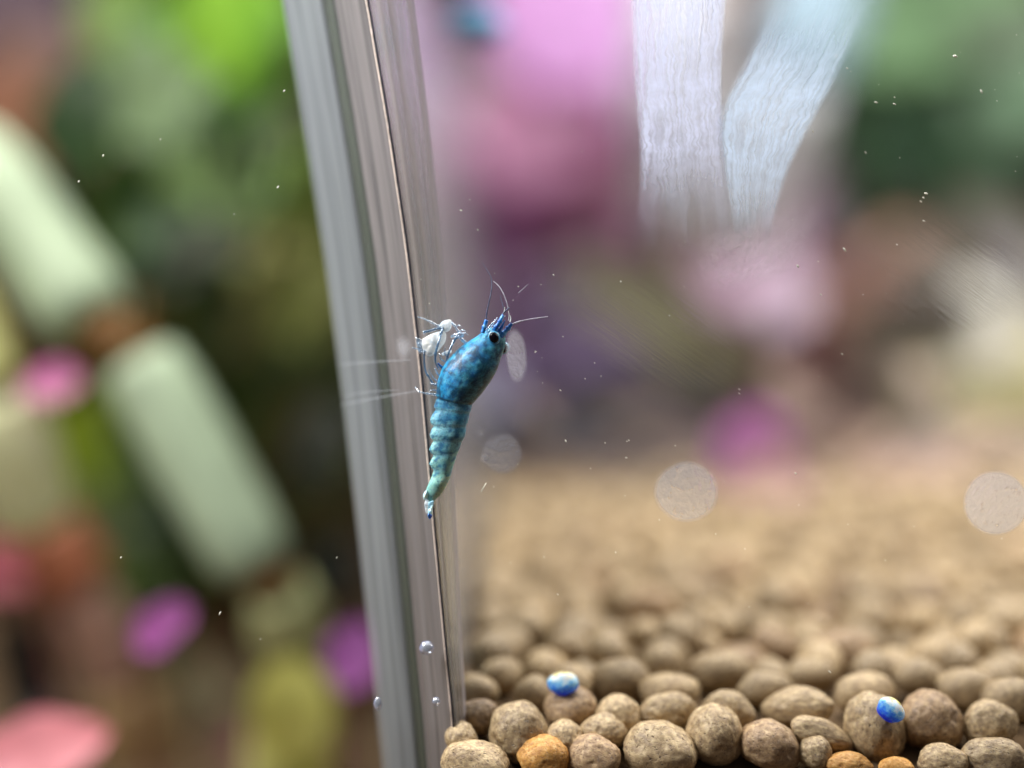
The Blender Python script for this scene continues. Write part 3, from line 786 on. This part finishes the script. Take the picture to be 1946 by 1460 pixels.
    limb_tube('antenna_stalk', [(917, 633, -0.08), (920.5, 622, -0.08), (924.5, 608, -0.08)], 4.2, 3.6, limb, 5, 10, (.5,))
    limb_tube('antenna_scale', [(924, 630, -0.05), (936, 615, -0.05), (946, 604, -0.05)], 4.4, 1.6, clear)
    limb_tube('antenna', [(924, 606, -0.08), (926, 590, -0.08), (931, 567, -0.07), (934.5, 545, -0.05), (933, 527, -0.03), (927, 516, -0.02), (917, 499, 0)], 1.5, 0.35, feel, 8, 6)
    limb_tube('antenna', [(965.5, 586, -0.05), (962, 572, -0.05), (955, 555, -0.04), (947, 543, -0.02), (938, 535, 0)], 1.0, 0.6, pfeel, 8, 6)
    limb_tube('antenna', [(957, 586, -0.06), (955, 577, -0.05), (952, 568, -0.04), (951, 562, -0.03)], .9, .5, feel, 6, 6)
    limb_tube('antenna', [(974, 616, -0.03), (984, 612.5, -0.03), (994, 609.5, -0.02), (1016, 605.5, -0.01), (1041, 602, 0)], 1.4, 0.6, pfeel, 8, 6, (.12, .2, .28, .34))
    limb_tube('antenna', [(953, 600, -0.06), (960, 592, -0.06), (968, 585, -0.05)], 2.0, 1.2, feel, 6, 6)
    limb_tube('antenna', [(985, 557, 0.02), (992, 551, 0.02), (1003, 541, 0.03)], .6, .35, pfeel, 6, 6)
    limb_tube('bristle', [(955, 600, -0.06), (958, 592, -0.06), (959, 584, -0.06)], 1.3, .4, limb_white, 5, 6)
    limb_tube('bristle', [(969, 612, -0.03), (970.5, 606, -0.03), (970, 600, -0.03)], 1.3, .4, limb_white, 5, 6)
    limb_tube('bristle', [(966, 610, -0.04), (967.5, 600, -0.04), (966, 591, -0.04)], .8, .4, limb_white, 5, 6)
    limb_tube('bristle', [(956, 602, -0.05), (961, 600.5, -0.05)], 1.0, .4, limb_white, 5, 6)
    limb_tube('bristle', [(972, 617, -0.03), (976, 615.5, -0.03)], 2.6, 1.0, limb_white, 5, 6)
    limb_tube('bristle', [(952, 655, 0.0), (957, 648, 0.0), (960, 643, 0.0)], 2.2, .5, shell_pale, 5, 8)
    # walking legs: clear, jointed
    limb_tube('leg', [(846, 634, .05), (838, 623, .02), (823, 614.5, .0), (808, 607, .0), (793, 602, .0)], 3.2, 1.2, clear, 6, 10, (.3, .56))
    limb_tube('leg', [(846, 625, .03), (830, 625, .0), (817, 629, -.03), (804, 632, -.03)], 3.2, 3.0, smoky, 6, 10, (.97,))
    limb_tube('leg', [(842, 622, .0), (838, 634, -.02), (832.5, 654, -.04), (827.5, 674, -.04), (828, 690, -.03), (834, 702, .0)], 3.0, 2.0, smoky, 6, 10, (.18, .6))
    limb_tube('leg', [(872, 640, .02), (864, 646, .0), (857, 660, -.02), (852, 673, -.02), (848, 686, .02)], 3.0, 2.2, smoky, 6, 10, (.3,))
    limb_tube('leg', [(838, 722, .02), (826, 731, .0), (817, 720, .0), (809, 706, .0), (806.5, 690, .0), (806, 668, -.02)], 2.0, 2.3, smoky, 6, 10, (.2, .5))
    limb_tube('leg', [(838, 752, .02), (826, 750, .0), (812, 748, .0), (798, 745, .0), (789, 736, .03)], 2.6, 1.3, clear, 6, 10, (.25, .5, .75))
    limb_tube('leg', [(836, 736, .0), (827, 732, -.01), (818, 729, -.01)], 2.6, 1.6, clear, 6, 10, (.5,))
    limb_tube('leg', [(836, 716, .0), (831, 710, -.02), (827, 700, -.02)], 2.8, 2.0, clear, 6, 10, (.6,))
    limb_tube('leg', [(842, 700, .0), (836, 695, -.02), (832, 690, -.02)], 3.0, 1.6, limb, 5, 8)
    limb_tube('leg', [(820, 672, .02), (806, 667, .02), (795, 664, .02), (783, 661, .02)], 2.0, 1.7, clear, 6, 10, (.98,))
    limb_tube('leg', [(858, 613, .0), (864, 619, -.01), (869, 627, -.01), (874, 634, -.01)], 2.6, 3.2, clear, 6, 10, (.3, .9))
    for (q0, q1, q2, r_) in (((872, 632), (879, 627), (886, 630), 1.2), ((876, 634), (884, 633), (890, 638), 1.0), ((866, 622), (872, 618), (878, 622), 1.1), ((846, 688), (838, 682), (835, 672), 1.5), ((852, 680), (845, 672), (846, 660), 1.5), ((834, 744), (824, 741), (816, 743), 1.2), ((832, 726), (822, 716), (815, 702), 1.3)):
        limb_tube('leg', [(*q0, .0), (*q1, -.02), (*q2, -.02)], r_ * 1.5, r_ * .7, clear, 5, 8, (.5,))
    limb_tube('feeding_limb', [(858, 640, .0), (866, 637, -.02), (873, 636, -.03), (880, 637, -.02)], 3.5, 6.2, clear, 6, 12, (.3,))
    limb_tube('feeding_limb', [(886, 652, .02), (878, 646, -.01), (874, 640, -.01)], 5.0, 4.0, clear, 6, 12)
    limb_tube('feeding_limb', [(856, 668, .02), (848, 670, -.01), (840, 674, -.01)], 3.5, 2.4, limb_white, 6, 12)
    # bright bounced light between the legs, shaped as pale plates
    def plate(name, poly_px, dz, thick, m):
        bm = bmesh.new(); n = len(poly_px)
        cx = sum(p[0] for p in poly_px) / n; cy = sum(p[1] for p in poly_px) / n
        front, back = [], []
        R_ = 5
        pts = [Vector((a, b, 0)) for a, b in poly_px]
        dense = catmull(pts + [pts[0]], 4)[:-1]
        def ring(f, sgn):
            th = thick * math.sqrt(max(0, 1 - f * f)) * sgn
            out = []
            for q in dense:
                x = cx + (q.x - cx) * f; y = cy + (q.y - cy) * f
                P = at(x, y, YS); P.y += dz + th + 0.030 * noise.noise(Vector((x * .16, y * .16, dz * 9))) * (1 - f * f); out.append(bm.verts.new(P - base))
            return out
        rim = ring(1.0, -1)
        for sgn in (-1, 1):
            prev = rim
            for f in (0.93, 0.8, 0.6, 0.35, 0.12):
                cur = ring(f, sgn)
                for k in range(len(dense)):
                    q = (prev[k], prev[(k + 1) % len(dense)], cur[(k + 1) % len(dense)], cur[k]); bm.faces.new(q if sgn < 0 else tuple(reversed(q)))
                prev = cur
            bm.faces.new(prev if sgn < 0 else list(reversed(prev)))
        bmesh.ops.recalc_face_normals(bm, faces=bm.faces)
        return link(name, from_bm(bm, name), m, root)
    plate('pale_highlight', [(803, 644), (820, 635), (838, 630), (847, 634), (846, 650), (837, 662), (829, 671), (815, 678), (805, 668), (801, 655)], 0.03, 0.03, limb_white)
    plate('pale_highlight', [(832, 622), (841, 611), (855, 608), (858, 614), (856, 626), (848, 632), (840, 630)], 0.03, 0.03, limb_white)
    plate('pale_highlight', [(788, 640), (797, 645), (803, 650), (805, 664), (800, 672), (793, 668)], 0.05, 0.012, clear)
    # tail fan
    plate('tail_blade', [(812, 930), (807, 934), (804, 941), (806, 950), (812, 948), (815, 938)], -0.02, 0.014, shell_tail)
    plate('tail_blade', [(811, 946), (807, 955), (808, 966), (811, 976), (814, 968), (817, 954)], -0.03, 0.010, limb_white)
    plate('tail_blade', [(815, 952), (814, 966), (814, 978), (818, 984), (822, 978), (823, 964), (825, 950)], -0.045, 0.014, shell_tail)
    plate('tail_blade', [(814, 974), (814, 980), (818, 984), (822, 979), (821, 975)], -0.056, 0.006, limb)
    # small brown spot on the fifth plate
    return root
t = NT('pale_blue_shell'); v = t.obj(); nz = t.noise(30, 3, .6, v)
shell_pale = t.done(t.principled(t.ramp(nz.outputs[0], [(.35, (.02, .20, .42)), (.55, (.08, .36, .58)), (.72, (.3, .6, .7))]), .3, .6, None, Coat_Weight=.3))
t = NT('straw_blue_tail'); v = t.obj(); nz = t.noise(16, 3, .6, v)
shell_tail = t.done(t.principled(t.ramp(nz.outputs[0], [(.35, (.22, .50, .66)), (.52, (.55, .80, .82)), (.7, (.72, .82, .55))]), .3, .6, None, Coat_Weight=.3))
shrimp = build_shrimp()

# a second shrimp, far out of focus
r2 = shrimp.copy(); C.objects.link(r2)
r2.location = at(862, 50, 18.0); r2.scale = (1.25, 1.25, 1.25)
r2.rotation_euler = (math.radians(97), math.radians(4), 0)
r2['label'] = 'blurred dark blue shrimp far behind at the top beside the divider'
for ch in list(shrimp.children):
    if ch.name.split('.')[0] in ('body', 'eye', 'antenna_stalk', 'antennule'):
        c2 = ch.copy(); C.objects.link(c2); c2.parent = r2

# ------------------------------------------------------------------ plants
def leaf_mesh(w, l, curl, seed, pointed=0.75):
    bm = bmesh.new(); NX, NY = 8, 14; V = []
    for j in range(NY + 1):
        f = j / NY
        half = (1 + 0.22 * noise.noise(Vector((f * 4.5, seed, 2)))) * w / 2 * max(0.02, math.sin(math.pi * min(1, max(0, f)) ) ** pointed)
        row = []
        for i in range(NX + 1):
            u = i / NX * 2 - 1
            x = u * half; y = (f - 0.5) * l
            z = curl * l * (0.25 - (f - 0.5) ** 2) - 0.10 * w * (abs(u) ** 1.3) * -1 * 0.6 + 0.03 * w * noise.noise(Vector((u * 2 + seed, f * 3, seed)))
            z -= 0.02 * w * (1 if i == NX // 2 else 0)
            row.append(bm.verts.new((x, y, z)))
        V.append(row)
    for j in range(NY):
        for i in range(NX): bm.faces.new((V[j][i], V[j][i + 1], V[j + 1][i + 1], V[j + 1][i]))
    return from_bm(bm, 'leaf')

def dull(c, f=0.22, g=(158, 148, 152)): return tuple(int(a + (b - a) * f) for a, b in zip(c, g))  # greys a leaf colour to paint in the milky veil
def plant(name, label, cat, base, stem_c, leaves, group=None, stem_r=0.10):
    """leaves: (px, py, distance, width px, length px, heading deg clockwise from up, colour)"""
    root = thing(name, base, label, cat, group)
    bm = bmesh.new()
    if len(leaves) > 3:          # smaller leaves growing round each large one
        more = []
        for (px, py, z, lw_, ll, ang, c) in leaves:
            for q in range(2):
                m = rnd.uniform(.72, 1.3); f = rnd.uniform(.42, .62)
                more.append((px + rnd.uniform(-.55, .55) * lw_, py + rnd.uniform(-.5, .5) * ll, z + rnd.uniform(-1.2, .8), lw_ * f, ll * f, ang + rnd.uniform(-60, 60), tuple(int(max(12, min(255, v_ * m))) for v_ in c)))
        leaves = list(leaves) + more
    for i, (px, py, z, lw_, ll, ang, c) in enumerate(leaves):
        s = z / FPX; p = at(px, py, z)
        a = math.radians(ang)
        d = Vector((math.sin(a), rnd.uniform(-.3, .3), math.cos(a))).normalized()
        nrm = Vector((rnd.uniform(-.25, .25), -1, rnd.uniform(.25, .6)))
        nrm = (nrm - d * nrm.dot(d)).normalized(); x = d.cross(nrm).normalized()
        M = Matrix(((x.x, d.x, nrm.x, 0), (x.y, d.y, nrm.y, 0), (x.z, d.z, nrm.z, 0), (0, 0, 0, 1)))
        o = link('leaf', leaf_mesh(lw_ * s, ll * s, rnd.uniform(.15, .4), rnd.uniform(0, 40), 0.6), leaf_mat(dull(c) if px > 900 else c), root)
        o.matrix_local = Matrix.Translation(p - root.location) @ M
        foot = p - d * ll * s * 0.5 - root.location
        mid = Vector((foot.x * 0.55, foot.y * 0.6 + 0.5, foot.z * 0.55)) - d * 0.3
        pts = catmull([(0, 0, 0), mid, foot], 5)
        tube_bm(bm, pts, [stem_r * (1.2 - 0.7 * k / (len(pts) - 1)) for k in range(len(pts))], 8)
    link('stem', from_bm(bm, 'stem'), leaf_mat(stem_c), root)
    return root

def jointed_stem(name, label, segs, color, node_c, group=None):
    """thick pale stem made of segments: [(p0, p1, w0, w1, colour)] in photo pixels with distances"""
    px_stem = segs[0][0][0] < 900
    a0 = segs[-1][1]; root = thing(name, at(*a0), label, 'plant', group)
    for (p0, p1, w0, w1, c) in segs:
        A, Bp = at(*p0) - root.location, at(*p1) - root.location
        n = 12; P = [A.lerp(Bp, i / n) for i in range(n + 1)]
        rad = []
        for i in range(n + 1):
            f = i / n; s = (p0[2] * (1 - f) + p1[2] * f) / FPX
            r = (w0 + (w1 - w0) * f) / 2 * s
            if i in (0, n): r *= 0.86
            elif i in (1, n - 1): r *= 0.96
            rad.append(r * (1 + 0.10 * noise.noise(Vector((f * 3.1, w0 * 0.1, p0[0] * 0.01)))))
        bm = bmesh.new(); tube_bm(bm, P, rad, 24)
        link('stem_segment', from_bm(bm, 'stem_segment'), leaf_mat(c, px_stem), root)
    for (s0, s1) in zip(segs, segs[1:]):
        A, Bp = at(*s0[1]) - root.location, at(*s1[0]) - root.location
        r = s0[3] / 2 * s0[1][2] / FPX * 0.70
        dv = (Bp - A) if (Bp - A).length > 0.02 else Vector((0.02, 0, -0.02))
        bm = bmesh.new(); tube_bm(bm, [A - dv * .05, A + dv * .5, Bp + dv * .05], [r * .95, r * .8, r * .95], 20)
        link('stem_node', from_bm(bm, 'stem_node'), leaf_mat(node_c), root)
    return root

FL = -7.0
pale, cream, straw = (168, 184, 156), (196, 200, 160), (214, 212, 150)
jointed_stem('jointed_plant', 'thick pale green jointed stem slanting down beside the divider',
             [((-60, 280, 19), (178, 612, 18.0), 150, 184, pale), ((268, 690, 18.0), (492, 1082, 17.5), 162, 160, pale), ((530, 1120, 17.5), (560, 1235, 18), 140, 140, (176, 178, 128)), ((560, 1300, 18.5), (545, 1560, 19), 160, 165, (238, 242, 140))],
             pale, (120, 84, 40), 'thick pale jointed stems')
jointed_stem('jointed_plant', 'straw coloured thick stem at the left edge of the picture',
             [((-110, 560, 18), (-22, 735, 18), 150, 150, straw), ((-12, 752, 18), (66, 990, 18.5), 165, 170, (248, 246, 176))],
             straw, (150, 110, 60), 'thick pale jointed stems')
jointed_stem('jointed_plant', 'pinkish brown stem leaning below the straw coloured stem',
             [((80, 1010, 21), (150, 1120, 21), 150, 150, (170, 108, 78)), ((155, 1130, 21), (235, 1290, 21), 120, 130, (178, 140, 124)), ((240, 1300, 21), (300, 1560, 21), 150, 190, (150, 122, 84))],
             straw, (140, 84, 48))
plant('bright_green_plant', 'bright yellow green leafy plant at the top left beside the divider', 'plant', Vector((-7.5, 27, FL)), (96, 120, 44),
      [(420, 40, 25, 190, 330, 15, (142, 190, 60)), (330, 90, 27, 180, 260, -30, (80, 120, 34)), (470, 140, 26, 150, 260, 25, (116, 160, 62)), (500, 40, 28, 150, 240, -10, (160, 166, 112)),
       (230, 60, 28, 150, 260, -10, (92, 116, 34)), (520, 300, 27, 150, 260, 10, (128, 152, 62)), (570, 420, 28, 140, 240, -8, (128, 140, 66)), (610, 540, 28, 130, 200, 20, (140, 140, 78))], None, .12)
plant('grey_green_plant', 'plant with soft grey green rounded leaves in the left blur', 'plant', Vector((-6, 24, FL)), (84, 104, 60),
      [(310, 195, 24, 190, 230, 60, (106, 128, 86)), (415, 365, 23, 190, 250, 70, (118, 146, 84)), (480, 330, 25, 130, 160, 40, (106, 138, 66)), (330, 400, 27, 150, 190, 20, (110, 112, 70)),
       (470, 590, 26, 190, 230, 60, (142, 138, 86)), (570, 560, 25, 150, 200, 40, (136, 140, 74)), (160, 985, 27, 140, 150, 0, (112, 120, 84)), (380, 1310, 23, 150, 110, 70, (150, 138, 110))], None, .10)
plant('dark_green_plant', 'deep green leafy plant filling the shaded gaps behind the pale stem', 'plant', Vector((-9, 38, FL)), (50, 66, 26),
      [(150, 225, 22, 150, 230, 12, (34, 60, 24)), (300, 470, 22.5, 150, 230, 40, (32, 56, 22)), (420, 250, 22.3, 70, 150, -40, (40, 66, 24)), (520, 250, 22.4, 60, 140, 10, (44, 58, 24)), (395, 460, 22, 90, 160, 65, (40, 48, 22)), (620, 850, 22, 110, 200, 0, (30, 34, 18)), (630, 1090, 22, 100, 160, 20, (20, 24, 14)), (70, 1270, 22.5, 150, 200, 20, (24, 20, 18)), (345, 930, 22, 130, 220, -30, (26, 44, 14)),  # near-black leaves carry the dark of the gaps in their colour
      (190, 220, 36, 240, 320, 10, (40, 74, 26)), (130, 380, 38, 240, 320, -20, (26, 46, 22)), (300, 480, 38, 260, 300, 40, (44, 60, 20)), (400, 500, 36, 180, 240, -60, (72, 78, 22)),
       (560, 640, 38, 200, 260, 20, (96, 104, 46)), (330, 880, 36, 220, 320, 10, (28, 56, 12)), (620, 690, 36, 160, 220, 0, (56, 62, 32)), (600, 980, 36, 200, 240, 30, (96, 104, 46)),
       (170, 840, 30, 170, 220, 15, (124, 142, 28)), (330, 1030, 37, 240, 280, 70, (38, 42, 14)), (470, 700, 38, 240, 260, -30, (70, 70, 38)), (620, 860, 34, 150, 220, 0, (44, 42, 26)), (40, 620, 34, 200, 240, 0, (80, 54, 24))], None, .12)
plant('rosy_brown_plant', 'dull rosy brown leaves at the upper left corner', 'plant', Vector((-13, 34, FL)), (110, 86, 70),
      [(40, 60, 34, 300, 260, 60, (92, 74, 84)), (80, 160, 33, 260, 240, 40, (110, 82, 70)), (10, 250, 32, 200, 260, 10, (140, 96, 72)), (90, 300, 34, 200, 200, 70, (108, 92, 92)), (60, 20, 36, 240, 200, 0, (74, 62, 76))], None, .12)
plant('brown_leaf_plant', 'rust brown leaves low between the pale stem and the divider', 'plant', Vector((-5, 28, FL)), (92, 60, 32),
      [(650, 1400, 24, 190, 330, 8, (104, 64, 30)), (570, 1240, 27, 220, 170, 80, (146, 98, 40)), (420, 1250, 28, 220, 150, 70, (118, 84, 40)), (330, 1400, 26, 300, 220, 80, (146, 104, 62)), (560, 850, 32, 150, 240, 10, (108, 86, 46)),
       (60, 1140, 30, 200, 200, 20, (72, 42, 28)), (200, 1400, 28, 260, 190, 80, (58, 40, 22)), (250, 620, 26, 120, 120, 60, (150, 92, 30)), (640, 1160, 30, 120, 200, 0, (36, 28, 14))], None, .12)
for (px, py, z, ww, hh, ang, c, lab) in (
        (102, 730, 17.5, 80, 132, 82, (190, 108, 156), 'pink oval leaf hanging just above the straw coloured stem'),
        (312, 1190, 16.0, 96, 142, 55, (150, 78, 142), 'bright purple tilted oval leaf below the thick pale stem'),
        (672, 1245, 16.5, 108, 140, 15, (150, 84, 150), 'purple oval leaf partly hidden behind the divider'),
        (60, 1440, 15.0, 150, 300, 75, (232, 132, 140), 'coral pink leaf in the bottom left corner'),
        (40, 1050, 23, 130, 210, 60, (176, 92, 110), 'dusky rose leaf left of the pinkish brown stem'),
        (520, 1460, 21, 150, 300, 80, (140, 80, 104), 'dull mauve leaf along the bottom edge left of the divider')):
    b = at(px, py, z); b.z = FL; b.y += 1.0
    plant('pink_leaf_sprig', lab, 'plant', b, (120, 70, 60), [(px, py, z, ww, hh, ang, c)], 'pink and purple leaf sprigs', .06)

b = at(552, 1348, 17.6); b.z = FL; b.y += 1
plant('yellow_leaf_sprig', 'pale yellow green leaf at the foot of the thick pale stem', 'plant', b, (120, 120, 60), [(556, 1345, 17.6, 160, 235, 4, (246, 250, 120))], None, .06)
# right half, seen through the far side of the pellet tank: milky veil mixed into the leaf colours

FR = -3.4
jointed_stem('whitish_reflection', 'upright whitish lilac tube added behind the left reflection of the V',
             [((1292, -140, 30), (1284, 130, 30), 172, 168, (238, 236, 255)), ((1284, 130, 30), (1278, 400, 33), 160, 140, (226, 226, 248))], pale, (190, 190, 210), 'added whitish tubes behind the reflected V')  # tubes added to back the painted reflections, no real stems
jointed_stem('whitish_reflection', 'leaning whitish blue tube added behind the right reflection of the V',
             [((1575, -40, 33), (1500, 150, 32), 190, 190, (150, 172, 182)), ((1500, 150, 32), (1400, 470, 34), 190, 140, (226, 232, 250))], pale, (190, 190, 210), 'added whitish tubes behind the reflected V')
plant('pink_leaf_plant', 'bright pink leafy plant at the top right of the divider', 'plant', Vector((2.5, 42, FR)), (150, 90, 120),
      [(1080, 30, 38, 330, 330, 10, (255, 160, 236)), (1120, 150, 39, 260, 260, -20, (246, 150, 214)), (1010, 250, 38, 230, 260, 20, (216, 138, 180)), (1110, 330, 40, 240, 240, 10, (190, 128, 152)), (1060, 420, 41, 260, 220, 50, (160, 92, 150)),
       (1010, 370, 39, 170, 200, 0, (178, 100, 164)), (1180, 250, 44, 200, 260, -10, (190, 124, 140)), (1000, 480, 42, 200, 170, 70, (150, 92, 152)), (960, 130, 40, 150, 260, 0, (200, 170, 178))], None, .16)
plant('lilac_leaf_plant', 'soft lilac pink leaves below the blurred white V', 'plant', Vector((6.2, 36, FR)), (130, 96, 104),
      [(1410, 485, 34, 200, 270, 40, (228, 188, 214)), (1440, 420, 36, 180, 220, -30, (164, 136, 156)), (1490, 370, 38, 160, 200, 30, (132, 110, 122)), (1280, 460, 40, 190, 220, 10, (120, 92, 106)), (1450, 30, 40, 220, 150, 80, (150, 120, 105))], None, .14)
plant('green_leaf_plant', 'green leafy plant at the upper right corner', 'plant', Vector((12, 42, FR)), (80, 110, 74),
      [(1730, 50, 40, 260, 330, 60, (104, 148, 90)), (1860, 30, 41, 240, 300, 40, (132, 158, 98)), (1640, 130, 42, 240, 260, 20, (84, 122, 86)), (1780, 190, 42, 280, 330, 70, (64, 112, 70)), (1910, 170, 40, 220, 280, 10, (92, 128, 90)),
       (1610, 240, 43, 240, 260, 40, (62, 90, 70)), (1760, 290, 44, 320, 240, 80, (54, 72, 62)), (1930, 60, 40, 160, 240, 0, (104, 132, 92)), (1560, 160, 44, 200, 220, 0, (100, 140, 112))], None, .16)
plant('dusky_leaf_plant', 'dusky brown red leaves across the middle right', 'plant', Vector((10, 44, FR)), (90, 70, 68),
      [(1660, 370, 44, 330, 220, 80, (70, 62, 64)), (1830, 390, 43, 300, 200, 75, (104, 76, 78)), (1560, 440, 45, 260, 200, 60, (44, 44, 54)), (1540, 620, 40, 260, 330, 50, (164, 104, 106)), (1660, 580, 39, 200, 260, 60, (204, 150, 124)),
       (1450, 680, 42, 260, 280, 40, (132, 94, 96)), (1600, 730, 42, 280, 240, 80, (108, 90, 86)), (1480, 780, 42, 280, 220, 80, (100, 82, 80)), (1330, 790, 43, 260, 200, 80, (92, 78, 76))], None, .14)
plant('olive_leaf_plant', 'arching olive green leaf band right of the shrimp', 'plant', Vector((5.4, 40, FR)), (96, 92, 62),
      [(1190, 590, 37, 150, 330, 100, (138, 132, 88)), (1310, 650, 36, 160, 330, 118, (150, 146, 96)), (1390, 730, 37, 130, 240, 140, (112, 104, 80)), (1100, 560, 39, 160, 260, 80, (104, 94, 88))], None, .12)
plant('tan_leaf_plant', 'tan and olive yellow leaves along the right edge', 'plant', Vector((13, 36, FR)), (120, 110, 80),
      [(1850, 490, 36, 150, 380, 82, (108, 100, 82)), (1900, 700, 31.5, 210, 300, 20, (246, 230, 160)), (1840, 760, 34, 220, 260, 60, (158, 148, 104)), (1920, 590, 34, 160, 220, 70, (112, 110, 118)), (1890, 640, 31, 120, 210, 60, (200, 196, 176)),
       (1760, 730, 37, 220, 240, 30, (124, 116, 94)), (1800, 620, 38, 220, 240, 40, (100, 92, 78)), (1700, 830, 36, 260, 200, 70, (126, 110, 96)), (1900, 850, 33, 240, 180, 80, (150, 140, 112))], None, .12)
plant('low_brown_plant', 'low dull brown leaves lying along the far edge of the pellets', 'plant', Vector((5, 27, FR)), (84, 70, 60),
      [(1200, 872, 22, 70, 260, 82, (96, 80, 70)), (1330, 850, 22.5, 80, 240, 97, (92, 76, 70)), (1560, 850, 22.5, 90, 300, 80, (122, 100, 90)), (1640, 885, 22, 80, 260, 96, (142, 120, 100)), (1770, 840, 22.5, 100, 260, 84, (120, 108, 92)), (1900, 862, 22, 100, 280, 78, (150, 130, 108)), (1030, 885, 22, 60, 200, 86, (104, 86, 70))], None, .06)
plant('dark_purple_plant', 'dark violet leaves at the back edge of the pellets near the shrimp', 'plant', Vector((1.4, 38, FR)), (58, 48, 62),
      [(1075, 690, 34, 190, 240, 60, (92, 66, 112)), (1150, 720, 36, 200, 220, 20, (88, 64, 88)), (1010, 620, 40, 160, 220, 0, (138, 92, 138)), (1120, 810, 33, 190, 330, 86, (30, 28, 38)), (1260, 830, 35, 180, 300, 88, (40, 34, 40)), (1230, 740, 40, 200, 240, 50, (94, 72, 78)), (1010, 790, 36, 160, 220, 0, (74, 66, 74))], None, .12)
for (px, py, z, ww, hh, ang, c, lab) in (
        (1422, 852, 22, 150, 180, 6, (206, 128, 206), 'round lilac purple leaf standing on the pellets'),
        (1460, 922, 20.5, 110, 170, 80, (206, 166, 164), 'pale pink leaf lying on the pellets below the lilac purple one'),
        (1730, 905, 21.5, 100, 200, 80, (206, 176, 166), 'pale pink leaf lying on the pellets toward the right edge'),
        (945, 735, 26, 84, 130, 0, (184, 184, 226), 'pale lavender leaf just behind the back of the shrimp')):
    b = at(px, py, z); b.z = FR - .3; b.y += .6
    plant('fallen_leaf', lab, 'leaf', b, (120, 90, 90), [(px, py, z, ww, hh, ang, c)], 'single pale leaves on the pellets', .05)
